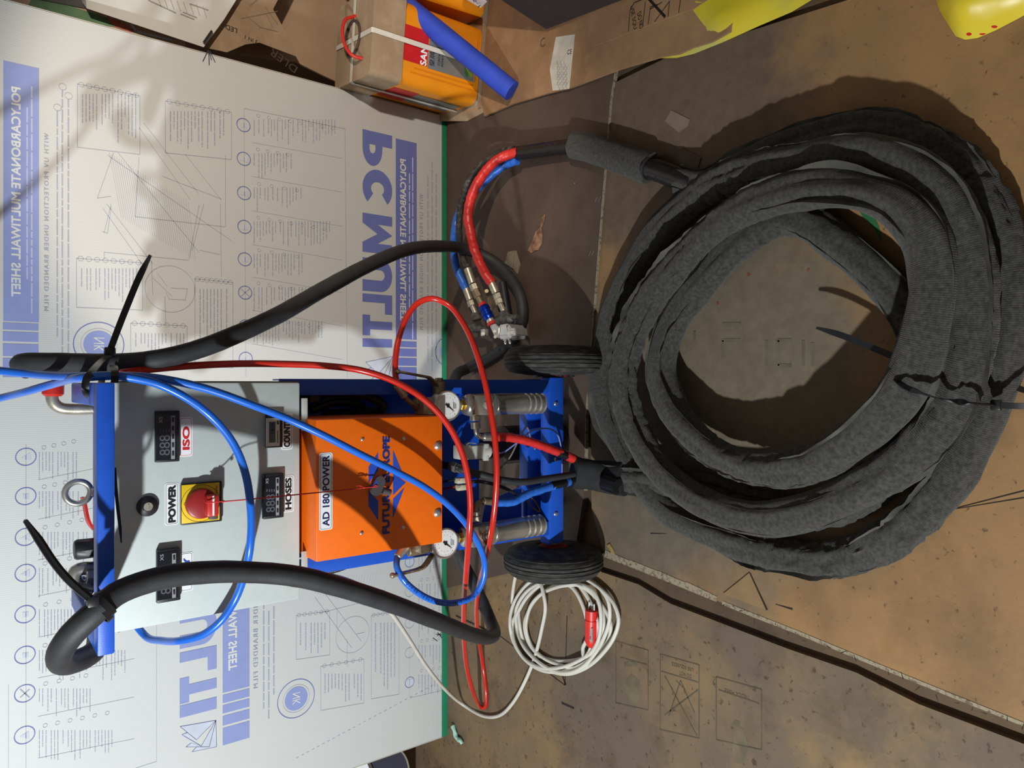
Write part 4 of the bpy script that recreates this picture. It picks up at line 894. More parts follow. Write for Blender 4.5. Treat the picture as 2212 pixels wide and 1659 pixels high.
def sweep(pts, hw, hv, name, m, step=.006, seg=30, amp=.13, tilt=None, seed=0.0, flap=None, lim=None):
    P = resample(pts, step); T = tangents(P); n = len(P); bm = MB(); rings = []; dist = 0; fl = []; ds = []
    for i, p in enumerate(P):
        if i: dist += (P[i] - P[i - 1]).length
        side = T[i].cross(Vector((0, 0, 1))).normalized(); upv = side.cross(T[i]).normalized()
        tw = .45 * noise.noise(Vector((dist * 3.0, seed, 9)))
        wv = 1 + .12 * noise.noise(Vector((dist * 5, seed, 4))); p = p + side * .006 * noise.noise(Vector((dist * 4, seed, 6)))
        act = max(0, noise.noise(Vector((dist * 2.3, seed + 3, 1))) * 1.4 + .35)
        ring = []
        for k in range(seg):
            th = 2 * math.pi * k / seg
            cx, sx = math.cos(th), math.sin(th)
            wr = noise.noise(Vector((cx * 1.3, sx * 1.3, dist * 7 + seed))) * amp + noise.noise(Vector((cx * 3 + 5, sx * 3, dist * 16 + seed))) * amp * .5
            r1 = 1 - abs(noise.noise(Vector((cx * 1.8 + dist * 9, sx * 1.8 - dist * 5, dist * 15 + seed * 2)))) * 2.2
            r2 = 1 - abs(noise.noise(Vector((cx * 2.6 - dist * 6, sx * 2.6 + 3, dist * 34 + seed)))) * 2.0
            fold = (-.13 * max(0, r1) ** 5 + .07 * max(0, r2) ** 3) * act * (amp / .13)
            val = 0
            for q, (th0, dep, sg) in enumerate(((1.75, .26, .26), (.75, .17, .22), (2.7, .15, .24))):
                tc_ = th0 + .55 * noise.noise(Vector((dist * 3.2, seed + q * 7, 11))); dd = (th - tc_ + math.pi) % (2 * math.pi) - math.pi
                val -= dep * math.exp(-(dd / sg) ** 2) * (.55 + .9 * noise.noise(Vector((dist * 4, seed + q * 5, 13))))
            rr = wv * (1 + wr + fold + val * (amp / .17) * .9)
            c = math.cos(th + tw); s = math.sin(th + tw)
            off = side * c * hw * rr + upv * s * hv * rr
            v = p + off
            if v.z < .001: v.z = .001
            ring.append(bm.bm.verts.new(v))
            if flap is not None and k in flap: fl.append((k, v.copy(), (off.normalized() * .9 + upv * .25).normalized(), dist))
        rings.append(ring); ds.append(dist)
    uvl = bm.bm.loops.layers.uv.new('UVMap')
    for q in range(len(rings) - 1):
        a, c = rings[q], rings[q + 1]
        for k in range(seg):
            f = bm.bm.faces.new((a[k], a[(k + 1) % seg], c[(k + 1) % seg], c[k]))
            for lp, (u, v) in zip(f.loops, ((ds[q], k), (ds[q], k + 1), (ds[q + 1], k + 1), (ds[q + 1], k))): lp[uvl].uv = (u, v / seg)
    bm.bm.faces.new(rings[0][::-1]); bm.bm.faces.new(rings[-1])
    o = bm.build(name, m, hh, ang=75)
    if flap is not None:
      for fk in flap:
        f = MB(); rr = []
        for _k, v, d, s in fl:
            if _k != fk: continue
            h = max(-.003, .003 + .020 * noise.noise(Vector((s * 3.5, seed + fk, 2))) + .005 * noise.noise(Vector((s * 14, seed, 2))))
            wob = Vector((0, 0, 1)) * .0045 * noise.noise(Vector((s * 26, seed, 5))) + d.cross(Vector((0, 0, 1))) * .004 * noise.noise(Vector((s * 33, seed, 8)))
            a = v - d * .004; c = v + d * h + wob
            a.z = max(a.z, .001); c.z = max(c.z, .001)
            t = Vector((0, 0, .0011)); rr.append([f.bm.verts.new(q) for q in (a - t, c - t, c + t, a + t)])
        for a, c in zip(rr, rr[1:]):
            for k in range(4): f.bm.faces.new((a[k], a[(k + 1) % 4], c[(k + 1) % 4], c[k]))
        f.bm.faces.new(rr[0][::-1]); f.bm.faces.new(rr[-1]); f.build('seam_flap', M_FAB2, hh)
    return o
def zp(lst): return [gg(x, y, z) for x, y, z in lst]
PATH = zp([(1470, 388, .030), (1530, 396, .030), (1600, 356, .030), (1720, 306, .030), (1840, 284, .030), (1960, 292, .030), (2062, 348, .030), (2138, 446, .030), (2174, 570, .030), (2176, 700, .030), (2150, 830, .030), (2098, 955, .030), (2018, 1075, .030), (1915, 1165, .030), (1800, 1210, .030), (1690, 1204, .030), (1560, 1160, .030), (1436, 1096, .030), (1358, 990, .030), (1312, 880, .030), (1305, 770, .030), (1336, 650, .030), (1405, 525, .032), (1500, 430, .042), (1630, 368, .064),
    (1750, 340, .082), (1870, 334, .088), (1970, 366, .088), (2050, 434, .088), (2094, 540, .088), (2106, 650, .088), (2094, 760, .088), (2052, 874, .088), (1974, 976, .088), (1868, 1052, .088), (1755, 1104, .090), (1640, 1120, .092), (1524, 1090, .092), (1424, 1014, .092), (1362, 905, .092), (1352, 790, .092), (1392, 670, .094), (1472, 560, .100), (1572, 472, .106), (1670, 426, .112),
    (1770, 408, .116), (1862, 416, .120), (1946, 450, .124), (1998, 510, .126), (2016, 595, .126), (2006, 690, .126), (1980, 786, .124), (1928, 876, .118), (1846, 950, .108), (1752, 1002, .098), (1640, 1010, .088), (1532, 968, .080), (1460, 892, .072), (1430, 800, .066), (1456, 700, .062), (1536, 590, .058), (1622, 508, .046), (1690, 470, .036), (1745, 478, .030), (1810, 524, .028), (1880, 586, .028), (1945, 658, .028), (1998, 745, .028), (2014, 840, .028), (1975, 950, .028), (1890, 1048, .028), (1790, 1098, .028), (1660, 1095, .030), (1540, 1060, .030), (1440, 1040, .030), (1370, 1034, .032), (1320, 1030, .036)])
sweep(PATH, .0345, .0300, 'fabric_sleeve', M_FAB, seed=1.3, flap=(4, 13), amp=.19)
# machine end: sleeve cuff, taped hoses up to the filters
sweep([yy(1238, 1022, 1.31), yy(1262, 1024, 1.30), gg(1310, 1029, .05), gg(1350, 1034, .05)], .040, .026, 'sleeve_cuff', M('black_cuff', (30, 31, 32), .8, var=.2, bump=.3), amp=.05, seed=3)
def line(pts, r, m, name, prof=None, step=.003):
    b = MB(); b.tube(pts, r, 14, step, prof); return b.build(name, m, hh)
wrapb = lambda d, th, u: 1 + .025 * (((d * 40 + th * .159) % 1.0) - .5) + .03 * noise.noise(Vector((d * 60, math.cos(th) * 1.5, math.sin(th) * 1.5)))
wrap = lambda d, th, u: 1 + .085 * (((d * 52 + th * .159) % 1.0) - .5) + .03 * math.sin(d * 160 + 2 * th) + .04 * noise.noise(Vector((d * 90, math.cos(th), math.sin(th))))
line([yy(1062, 944, 1.312), yy(1078, 944, 1.312), yy(1100, 945, 1.312), yy(1144, 954, 1.305), yy(1196, 973, 1.30), yy(1212, 979, 1.30)], .0102, M_TAPE_R, 'red_taped_line', wrap)
line([yy(1205, 977, 1.30), yy(1225, 985, 1.30), yy(1262, 1002, 1.30)], .0105, M_TAPE_B, 'black_taped_joint', wrap)
line([yy(1222, 983, 1.30), yy(1238, 991, 1.30)], .0112, M_TAPE_R, 'red_tape_band')
line([yy(1062, 1083, 1.312), yy(1078, 1085, 1.312), yy(1110, 1083, 1.31), yy(1144, 1066, 1.305), yy(1196, 1049, 1.30)], .0098, M_TAPE_BL, 'blue_taped_line', wrap)
line([yy(1190, 1050, 1.30), yy(1222, 1042, 1.30), yy(1262, 1030, 1.30)], .0100, M_TAPE_B, 'black_taped_joint', wrap)
line([yy(1222, 1042, 1.30), yy(1229, 1040, 1.30)], .0108, M_TAPE_BL, 'blue_tape_band')
line([yy(958, 1004, 1.40), yy(975, 1008, 1.37), yy(1000, 1015, 1.34), yy(1042, 1026, 1.32), yy(1090, 1038, 1.31), yy(1133, 1041, 1.305), yy(1180, 1034, 1.30), yy(1262, 1022, 1.30)], .0082, M_RUBBER, 'black_line')
b = MB(); b.hexnut(yy(972, 1006, 1.37), yy(986, 1011, 1.355), .012); b.hexnut(yy(987, 1011, 1.354), yy(997, 1014, 1.345), .0105); b.build('black_line_nut', M_DGREY, hh)
line([yy(1000, 1045, 1.35), yy(1030, 1040, 1.34), yy(1070, 1047, 1.34), yy(1105, 1062, 1.35), yy(1120, 1075, 1.37)], .004, M_BLACK, 'sensor_cable')
b = MB(); b.tube([gg(1306, 1042, .078), gg(1335, 1052, .074)], .02, 14, .01); tag(b.build('shiny_tape', M_TAPE_B, hh), 'shiny tape on the cuff')
# gun end: tape, sleeve end, tape, coloured lines
sweep([gg(1238, 312, .034), gg(1262, 316, .034), gg(1300, 328, .036), gg(1350, 345, .036), gg(1405, 363, .034)], .036, .024, 'sleeve_end', M_FAB, amp=.06, seed=22, step=.006)
line([gg(1398, 362, .034), gg(1432, 372, .034), gg(1470, 386, .034), gg(1500, 396, .034)], .0255, M_TAPE_B, 'taped_neck', wrapb)
b = MB(); b.torus(gg(1404, 363, .034), gg(1420, 369, .034) - gg(1404, 363, .034), .026, .0035, 26, 8); b.build('tie_band', M_BLACK, hh)
line([gg(1112, 332, .046), gg(1150, 327, .040), gg(1200, 320, .036), gg(1250, 314, .034)], .0195, M_TAPE_B, 'black_taped_section', wrapb)
line([gg(1118, 329, .052), gg(1098, 334, .066), gg(1076, 344, .085), gg(1052, 366, .11), gg(1030, 398, .135), gg(1016, 434, .150), gg(1011, 470, .152), gg(1016, 500, .148), gg(1024, 536, .135), gg(1037, 569, .118), gg(1051, 596, .10), gg(1063, 613, .09)], .0140, M_TAPE_R, 'red_taped_line', wrap)
line([gg(1118, 347, .044), gg(1098, 354, .05), gg(1072, 369, .07), gg(1045, 394, .09), gg(1015, 425, .11), gg(992, 460, .125), gg(983, 495, .13), gg(980, 536, .125), gg(986, 578, .11), gg(998, 607, .098), gg(1009, 629, .09)], .0118, M_TAPE_BL, 'blue_taped_line', wrap)
line([gg(1112, 322, .05), gg(1080, 330, .07), gg(1045, 352, .10), gg(1018, 382, .125), gg(1001, 420, .14), gg(993, 460, .145), gg(992, 500, .14), gg(995, 536, .128), gg(1003, 563, .115), gg(1012, 583, .105)], .0098, M('worn_black_hose', (44, 43, 42), .7, rgb2=(96, 92, 84), scale=80, lo=.5, hi=.7, bump=.3), 'black_line')
def fit(q0, q1, r, name, m=None, hexa=False):
    b = MB(); p0 = gg(*q0); p1 = gg(*q1)
    (b.hexnut(p0, p1, r) if hexa else b.cyl(p0, p1, r, 18, ch=r * .1)); return b.build(name, m or M_ZINC, hh)
fit((1007, 624, .092), (1016, 649, .086), .0115, 'ferrule'); fit((1016, 650, .086), (1020, 662, .084), .0125, 'swivel_nut', hexa=True)
fit((1010, 580, .106), (1021, 613, .098), .0120, 'ferrule'); fit((1022, 614, .098), (1027, 627, .094), .0135, 'swivel_nut', hexa=True); fit((1027, 627, .094), (1034, 643, .09), .0125, 'adapter', M_DULL, True); fit((1034, 643, .09), (1041, 657, .087), .0095, 'adapter', M_DULL)
fit((1061, 609, .092), (1072, 634, .084), .0120, 'ferrule'); fit((1073, 635, .084), (1077, 646, .082), .0130, 'swivel_nut', hexa=True); fit((1077, 646, .082), (1081, 657, .08), .0125, 'swivel_nut', hexa=True)

# ------------------------------------------------------------------ spray gun
gun = thing('spray_gun', 'small silver two component spray gun resting on a black hose', 'spray gun', gg(1075, 700, .03))
M_ALU = M('bare_aluminium', (214, 214, 214), .32, .7, var=.06, scale=60); M_ANOD = M('blue_anodised', (24, 64, 190), .28, .8, var=.06)
M_GRIP = M('rough_black_grip', (78, 78, 76), .8, var=.4, scale=90, bump=.6, bscale=120)
def gpart(name, m): 
    return lambda b: b.build(name, m, gun)
def cy(q0, q1, r, name, m, hexa=False, r2=None):
    b = MB(); p0 = gg(*q0); p1 = gg(*q1)
    if hexa: b.hexnut(p0, p1, r)
    else: b.cyl(p0, p1, r, 20, r2=r2, ch=r * .08)
    return b.build(name, m, gun)
cy((1041, 656, .087), (1044, 662, .086), .0125, 'coupling_ring', M_TAPE_R)
b = MB(); p0 = gg(1044, 661, .086); p1 = gg(1058, 690, .078); d = p1 - p0; L = d.length
b.lathe(p0, d, [(0, .013), (L * .1, .0165), (L * .3, .0165), (L * .33, .0145), (L * .5, .0145), (L * .55, .017), (L * .68, .017), (L * .7, .0155), (L * .85, .0165), (L, .0145)], 24); b.build('quick_coupling', M_ANOD, gun)
cy((1058, 690, .078), (1062, 699, .076), .0120, 'coupling_tail', M_ALU); cy((1061, 697, .077), (1064, 703, .076), .0140, 'sealing_ring', M_TAPE_R)
# body
g0 = gg(1063, 702, .07)
def W(x, y, z): return gg(x, y, z)
b = MB(); b.prism([W(1056, 702, .085), W(1070, 699, .085), W(1078, 706, .085), W(1077, 731, .085), W(1066, 724, .085)], (0, 0, -.05)); bmesh.ops.bevel(b.bm, geom=list(b.bm.edges), offset=.002, segments=2, affect='EDGES'); b.build('side_block', M_ALU, gun)
b = MB(); b.prism([W(1078, 701, .092), W(1096, 699, .092), W(1106, 712, .092), W(1102, 731, .092), W(1078, 733, .092)], (0, 0, -.055)); bmesh.ops.bevel(b.bm, geom=list(b.bm.edges), offset=.003, segments=2, affect='EDGES'); b.build('body', M_ALU, gun)
b = MB(); b.prism([W(1083, 705, .100), W(1093, 702, .100), W(1096, 722, .095), W(1080, 724, .095)], (0, 0, -.012)); b.build('body_ridge', M_ALU, gun)
b = MB(); b.prism([W(1097, 710, .096), W(1112, 708, .09), W(1114, 724, .088), W(1100, 726, .094)], (0, 0, -.045)); bmesh.ops.bevel(b.bm, geom=list(b.bm.edges), offset=.002, segments=2, affect='EDGES'); b.build('end_block', M_ALU, gun)
for q in ((1044, 721), (1105, 719), (1069, 716), (1070, 728)):
    p = gg(*q, .09); b = MB(); b.cyl(p, p + Vector((0, -.008, .006)), .0068 if q[0] in (1044, 1105) else .004, 14, ch=.001); b.torus(p + Vector((0, -.008, .006)), Vector((0, -.8, .6)), .004, .0012, 18, 6); b.build('cap_screw', M_STEEL, gun)
b = MB(); b.box(*(lambda p: (p.x - .012, p.x + .010, p.y - .01, p.y + .012, p.z - .01, p.z + .006))(gg(1046, 718, .08)), .003); b.build('lug', M_ALU, gun)
for q in ((1091, 736), (1101, 735)):
    p = gg(*q, .075); b = MB(); b.lathe(p + Vector((.008, 0, 0)), (-1, 0, -.1), [(0, .006), (.008, .006), (.009, .0035), (.014, .0045), (.018, .003)], 14); b.build('grease_nipple', M_STEEL, gun)
# side valves with their rough knobs
for (e0, e1, e2, k0, k1) in (((1020, 660, .084), (1027, 676, .08), (1030, 692, .078), (1004, 706, .078), (1050, 712, .076)), ((1081, 657, .08), (1088, 672, .078), (1091, 684, .076), (1074, 694, .088), (1119, 684, .078))):
    b = MB(); b.tube([gg(*e0), gg(*e1), gg(*e2)], .0085, 14, .006); b.build('elbow', M_ZINC, gun)
    b = MB(); b.cyl(gg(*e1), gg(*e2), .013, 16, r2=.016, ch=.002); b.build('boot', M_GRIP, gun)
    a = gg(*k0); c = gg(*k1); b = MB(); wob = lambda d, th, u: (.55 + .5 * math.sin(math.pi * min(1, u * 1.15 + .05)) ** .6) * (1 + .12 * math.sin(5 * th) * math.sin(d * 300) + .08 * math.sin(d * 500))
    b.tube([a, a.lerp(c, .33) + Vector((0, 0, .002)), a.lerp(c, .66) + Vector((0, 0, .002)), c], .0125, 16, .004, wob); b.build('valve_knob', M_GRIP, gun)
b = MB(); b.prism([W(1052, 640, .06), W(1070, 634, .06), W(1080, 690, .06), W(1060, 694, .06)], (0, 0, -.02)); b.build('mounting_plate', M_DULL, gun)
b = MB(); p = gg(1052, 633, .07); b.cyl(p, p + Vector((.004, -.012, .010)), .006, 14); b.build('mounting_pin', M_DULL, gun)
b = MB(); b.cyl(gg(1085, 610, .04), gg(1098, 690, .045), .012, 16, ch=.002); b.build('pistol_grip', M_BLACK, gun)
# ------------------------------------------------------------------ cable ties, key
M_NYL = M('black_nylon', (26, 27, 30), .38, var=.1)
def tie_ring(b, c, axis, R, wd=.008, th=.0018, n=30, sc=(1, 1), e1=None):
    axis = Vector(axis).normalized(); e1 = Vector(e1 or (0, 0, 1)); e1 = (e1 - axis * e1.dot(axis)).normalized(); e2 = axis.cross(e1)
    pts = [Vector(c) + e1 * math.cos(2 * math.pi * k / n) * R * sc[0] + e2 * math.sin(2 * math.pi * k / n) * R * sc[1] for k in range(n + 1)]
    b.ribbon(pts, axis, wd, th, raw=True)
# right rail tie: around the rail, the black hose and the air hoses
t1 = thing('cable_tie', 'black cable tie with long tail pointing up beside the right rail', 'cable tie', yy(225, 810, 1.36), 'cable ties')
b = MB(); c = yy(222, 812, 1.36)
loop = [yy(236, 768, 1.340), yy(222, 778, 1.325), yy(206, 794, 1.26), yy(196, 806, 1.235), yy(187, 818, 1.225), yy(184, 838, 1.225), yy(188, 852, 1.235), yy(196, 860, 1.26), yy(212, 850, 1.33), yy(226, 800, 1.42), yy(240, 764, 1.42), yy(243, 762, 1.38), yy(236, 768, 1.340)]
b.ribbon(loop, (.1, .1, 1), .010, .0018, .008); b.build('loop', M_NYL, t1)
b = MB(); b.ribbon([yy(248, 826, 1.205), yy(248, 812, 1.198), yy(248, 800, 1.21), yy(246, 792, 1.26), yy(244, 790, 1.30)], (0, .3, 1), .010, .0018, .008); b.build('second_turn', M_NYL, t1)
b = MB(); q = yy(237, 758, 1.33); b.box(q.x - .007, q.x + .006, q.y - .006, q.y + .006, q.z - .008, q.z + .008, .002); b.build('head', M_NYL, t1)
b = MB(); b.ribbon([yy(238, 756, 1.33), yy(256, 708, 1.325), yy(275, 660, 1.32), yy(300, 600, 1.315), yy(325, 551, 1.31)], (0, .1, 1), .0098, .0022, .01, taper=.5); b.build('tail', M_NYL, t1)
t2 = thing('cable_tie', 'black cable tie on the hose at the left end of the top bar', 'cable tie', yy(222, 1300, 1.10), 'cable ties')
b = MB(); p0 = yy(214, 1314, 1.095); p1 = yy(232, 1298, 1.097); tie_ring(b, (p0 + p1) / 2, p1 - p0, .0182, .009, .002); tie_ring(b, yy(214, 1316, 1.108), p1 - p0, .021, .008, .002, sc=(1.0, 1.35)); b.build('loop', M_NYL, t2)
b = MB(); q = yy(203, 1298, 1.075); b.box(q.x - .007, q.x + .007, q.y - .006, q.y + .006, q.z - .006, q.z + .008, .002); b.build('head', M_NYL, t2)
b = MB(); b.ribbon([yy(200, 1296, 1.075), yy(170, 1272, 1.072), yy(140, 1243, 1.07), yy(110, 1205, 1.07), yy(84, 1165, 1.07), yy(54, 1123, 1.07)], (.2, .9, .3), .0085, .0024, .01); b.ribbon([yy(200, 1297, 1.075), yy(170, 1273, 1.072), yy(140, 1244, 1.07), yy(110, 1206, 1.07), yy(84, 1166, 1.07), yy(54, 1124, 1.07)], (1, -.2, 1), .0095, .0024, .01, taper=.5); b.build('tail', M_NYL, t2)
t3 = thing('cable_tie', 'thin black cable tie end lying against the top edge of the control box', 'cable tie', yy(256, 1100, 1.28), 'cable ties')
b = MB(); b.ribbon([yy(248, 1010, 1.20), yy(250, 1050, 1.205), yy(255, 1100, 1.21), yy(260, 1140, 1.215), yy(262.5, 1172, 1.22)], (0, .5, 1), .0045, .002, .01, taper=.6); b.build('tail', M_NYL, t3)
t4 = thing('cable_tie', 'black cable tie strapped across the coiled hose bundle', 'cable tie', gg(2000, 850, 0), 'cable ties')
b = MB(); b.ribbon(zp([(1930, 812, .10), (1940, 824, .158), (1960, 838, .170), (1988, 848, .170), (2014, 857, .158), (2036, 862, .142), (2064, 867, .136), (2092, 870, .134), (2120, 873, .115), (2148, 874, .082)]), (0.25, 1, 0), .010, .002, .008); b.build('strap', M_NYL, t4)
b = MB(); q = gg(2153, 875, .080); b.box(q.x - .008, q.x + .008, q.y - .007, q.y + .007, q.z - .004, q.z + .007, .002); b.build('head', M_NYL, t4)
b = MB(); b.ribbon(zp([(2152, 875, .082), (2170, 876, .084), (2195, 877, .085), (2240, 878, .080), (2290, 880, .070)]), (.9, 0, .2), .009, .002, .008); b.build('tail', M_NYL, t4)
t5 = thing('cable_tie', 'black cable tie tail poking into the middle of the coil', 'cable tie', gg(1880, 740, 0), 'cable ties')
b = MB(); b.ribbon(zp([(1990, 800, .05), (1955, 781, .055), (1915, 764, .062), (1870, 745, .07), (1820, 725, .075), (1782, 713, .075), (1764, 708, .072)]), (1, .2, 0), .011, .0024, .01, taper=.6); b.build('tail', M_NYL, t5)
t6 = thing('cable_tie', 'black cable tie end curling off the outer right of the coil', 'cable tie', gg(2200, 840, 0), 'cable ties')
b = MB(); b.ribbon(zp([(2165, 818, .05), (2180, 828, .04), (2198, 838, .03), (2230, 848, .02), (2270, 862, .012)]), (1, .2, 0), .009, .0024, .01); b.build('tail', M_NYL, t6)

# key on its red string, hung from the main switch
kk = thing('key', 'dark key on a red string hanging from the main switch', 'key', yy(825, 1050, 1.232))
ks = U(446, 1086, Y=KY - .042); ke = yy(806, 1052, 1.232)
b = MB(); b.tube([ks + Vector((.004, .004, .002)), ks, U(468, 1084, Y=1.250), U(500, 1082, Y=1.228), ke], .0011, 8, .01); b.ball(U(482, 1083, Y=1.243), .0024, 8); b.ball(yy(786, 1053, 1.232), .0022, 8)
b.tube([yy(786, 1053, 1.232), yy(776, 1049, 1.232), yy(769, 1050, 1.232)], .0009, 6, .004); b.tube([ke, yy(812, 1048, 1.230), yy(815, 1052, 1.232), ke], .0010, 6, .004); b.build('string', M('red_string', (200, 44, 40), .7), kk)
def K(x, y, d=0): return U(550 + x / 3.687, 780 + y / 3.687, Y=1.232 - d)
M_KEY = M('dark_grey_key', (72, 66, 68), .5, var=.08); b = MB()
kc = Vector((986, 996)); kd = Vector((.38, -.925)); kn = Vector((.925, .38)); outl = []
for k in range(28):
    a = 2 * math.pi * k / 28; q = kc + kd * (38 * (1 if math.cos(a) > 0 else -1) + 44 * math.cos(a)) + kn * (42 * math.sin(a)); outl.append((q.x, q.y))
b.prism([K(*q) for q in outl], (0, .006, 0)); bmesh.ops.bevel(b.bm, geom=[e for e in b.bm.edges if len(e.link_faces) == 2 and e.calc_face_angle(0) > 1], offset=.0012, segments=2, affect='EDGES'); b.build('bow', M_KEY, kk)
b = MB(); b.prism([K(*q, .0004) for q in ((952, 985), (968, 955), (982, 955), (980, 980), (962, 1000))], (0, .0004, 0)); b.build('eye', M_TXTB, kk, smooth=False)
b = MB(); b.cyl(K(1020, 1030, -.003), K(1080, 1048, -.003), .0068, 16, ch=.001); b.build('barrel', M_KEY, kk)

# ------------------------------------------------------------------ tins, foam tube, cartons on the right
M_TIN = M('orange_tin', (232, 142, 20), .38, var=.06, scale=12); M_REDL = M('red_label', (196, 34, 36), .35, var=.06); M_SILV = M('silver_label', (150, 152, 150), .3, .5, var=.12, scale=20)
rz = Matrix.Rotation(math.radians(-8), 3, 'Z'); TO = Vector((.887, 1.883, .004)); TW = .236
def tin(o, hz, zcap, label, m, detail):
    t = thing('paint_tin', label, 'tin', o + rz @ Vector((TW / 2, TW / 2, 0)), 'square orange tins')
    def rp(w0, inset, z0, z1, rad):
        pts = []
        for cx, cy, a0 in ((TW - rad - inset, TW - rad - inset, 0), (rad + inset, TW - rad - inset, 90), (rad + inset, rad + inset, 180), (TW - rad - inset, rad + inset, 270)):
            for k in range(6):
                a = math.radians(a0 + 90 * k / 5); pts.append(o + rz @ Vector((cx + rad * math.cos(a), cy + rad * math.sin(a), z0)))
        return pts
    b = MB(); b.prism(rp(0, 0, .012, 0, .035), (0, 0, hz - .012)); body = b.build('body', m, t, ang=30)
    b = MB(); b.prism(rp(0, -.001, .008, 0, .036), (0, 0, .010)); b.build('bottom_rim', M_ZINC, body, ang=30)
    if detail:
        b = MB(); b.prism(rp(0, -.004, zcap, 0, .02), (0, 0, hz + .09 - zcap)); b.build('cardboard_cap', M_KRAFT2, t, ang=30)
        def F(u, z, d=.001): return o + rz @ Vector((u, -d, z))
        def Lf(v, z, d=.001): return o + rz @ Vector((-d, v, z))
        for u0, u1, z0, z1 in ((.05, .19, .035, .24),):
            for q0, q1 in (((.036, .02), (.036, .26)), ((.036, .02), (.2, .02)), ((.05, .035), (.05, .25)), ((.05, .035), (.19, .035))):
                b = MB(); n = .0012
                p0 = F(q0[0], q0[1], .0015); p1 = F(q1[0], q1[1], .0015); b.tube([p0, p1], n, 6, .05); b.build('embossed_line', m, body)
        b = MB(); b.quad(F(.065, .205), F(.165, .205), F(.165, zcap), F(.065, zcap)); b.build('red_label', M_REDL, body, smooth=False)
        b = MB(); b.quad(F(.062, .03, .0012), F(.150, .03, .0012), F(.150, .203, .0012), F(.062, .203, .0012)); b.build('silver_label', M_SILV, body, smooth=False)
        text('SAN', 'lettering', M_LAB, F(.093, .219, .002), .056, .022, body, ax=rz @ Vector((1, 0, 0)), bold=.03)
        for k, (s, z, ww) in enumerate((('CONTACT', .166, .042), ('ADHESIVE', .154, .046))): text(s, 'lettering', M_TXT, F(.10, z, .002), ww, .007, body, ax=rz @ Vector((1, 0, 0)))
        text('\u7687\u724c', 'lettering', M_TXT, F(.092, .190, .002), .044, .018, body, ax=rz @ Vector((1, 0, 0)))
        cols = ((60, 150, 90), (150, 190, 60), (60, 110, 160), (70, 60, 110), (200, 90, 150), (230, 130, 40))
        for k, cc in enumerate(cols):
            a = math.radians(205 + 26 * k); c0 = (.102, .075); d = (math.cos(a), math.sin(a)); n = (-d[1] * .006, d[0] * .006); l = .036 + .008 * (k % 2)
            b = MB(); b.bm.faces.new([b.bm.verts.new(F(c0[0] + x, c0[1] + z, .0022 + .0002 * k)) for x, z in ((0, 0), (d[0] * l * .8 + n[0], d[1] * l * .8 + n[1]), (d[0] * l, d[1] * l), (d[0] * l * .8 - n[0], d[1] * l * .8 - n[1]))]); b.build('hologram_ray', M('holo_%d' % k, cc, .25, .4), body, smooth=False)
        b = MB(); b.quad(Lf(.06, .19), Lf(.18, .19), Lf(.18, zcap - .01), Lf(.06, zcap - .01)); b.build('red_label', M_REDL, body, smooth=False)
        b = MB(); b.quad(Lf(.07, .03, .0012), Lf(.17, .03, .0012), Lf(.17, .19, .0012), Lf(.07, .19, .0012)); b.build('silver_label', M_SILV, body, smooth=False)
        zt = hz + .09
        M_STRAP = M('white_strap', (206, 200, 188), .45, var=.05)
        b = MB(); b.ribbon([F(.118, .01, .006), F(.118, zt - .004, .006), F(.118, zt + .002, .003), o + rz @ Vector((.118, TW, zt + .003))], rz @ Vector((1, 0, 0)), .014, .0012, .05, raw=True); b.build('strap', M_STRAP, t)
        b = MB(); b.ribbon([Lf(.118, .01, .006), Lf(.118, zt - .004, .006), Lf(.118, zt + .002, .003), o + rz @ Vector((TW, .118, zt + .003))], rz @ Vector((0, 1, 0)), .014, .0012, .05, raw=True); b.build('strap', M_STRAP, t)
        b = MB(); b.tube([o + rz @ Vector((.05, .05, zt)), o + rz @ Vector((.055, .06, zt + .03)), o + rz @ Vector((.10, .09, zt + .045)), o + rz @ Vector((.16, .11, zt + .035)), o + rz @ Vector((.185, .115, zt))], .005, 10, .006); b.build('handle', M_RED, t)
        b = MB(); c = o + rz @ Vector((.12, .12, zt + .0045)); b.torus(c, (0, 0, 1), .05, .004, 30, 8); b.build('cap_hole_rim', M('worn_hole', (70, 56, 44), .9), t)
    return t
tin(TO, .30, .288, 'square orange tin with cardboard cap and white strap', M_TIN, True)
tin(TO + Vector((.262, -.05, 0)), .36, 0, 'square orange tin shaded beside the strapped one', M_TIN, False)
b = MB()
for q in ([gg(946, 262, .03), gg(1010, 262, .004), gg(1060, 236, .004), gg(1060, 30, .004), gg(1000, 20, .004)],):
    b.prism(q, (0, 0, .003))
b.prism([TO + rz @ Vector(v) for v in ((-.012, -.012, .004), (TW + .3, -.012, .004), (TW + .3, -.012, .03), (-.012, -.012, .022))], (0, -.003, 0))
tag(b.build('cardboard_tray', M_KRAFT2, smooth=False), 'low torn cardboard tray under the orange tins', 'cardboard tray')
# foam tube
p0 = gg(1106, 197, .034); p1 = yy(850, -8, 1.93); p2 = p0 + (p1 - p0) * 1.5
b = MB(); b.tube([p0, p0.lerp(p2, .5) + Vector((0, 0, -.004)), p2], .030, 20, .02)
tag(b.build('foam_tube', M('blue_foam', (42, 70, 186), .7, var=.1, scale=20, bump=.3, bscale=160)), 'blue foam tube leaning over the orange tins', 'foam tube')
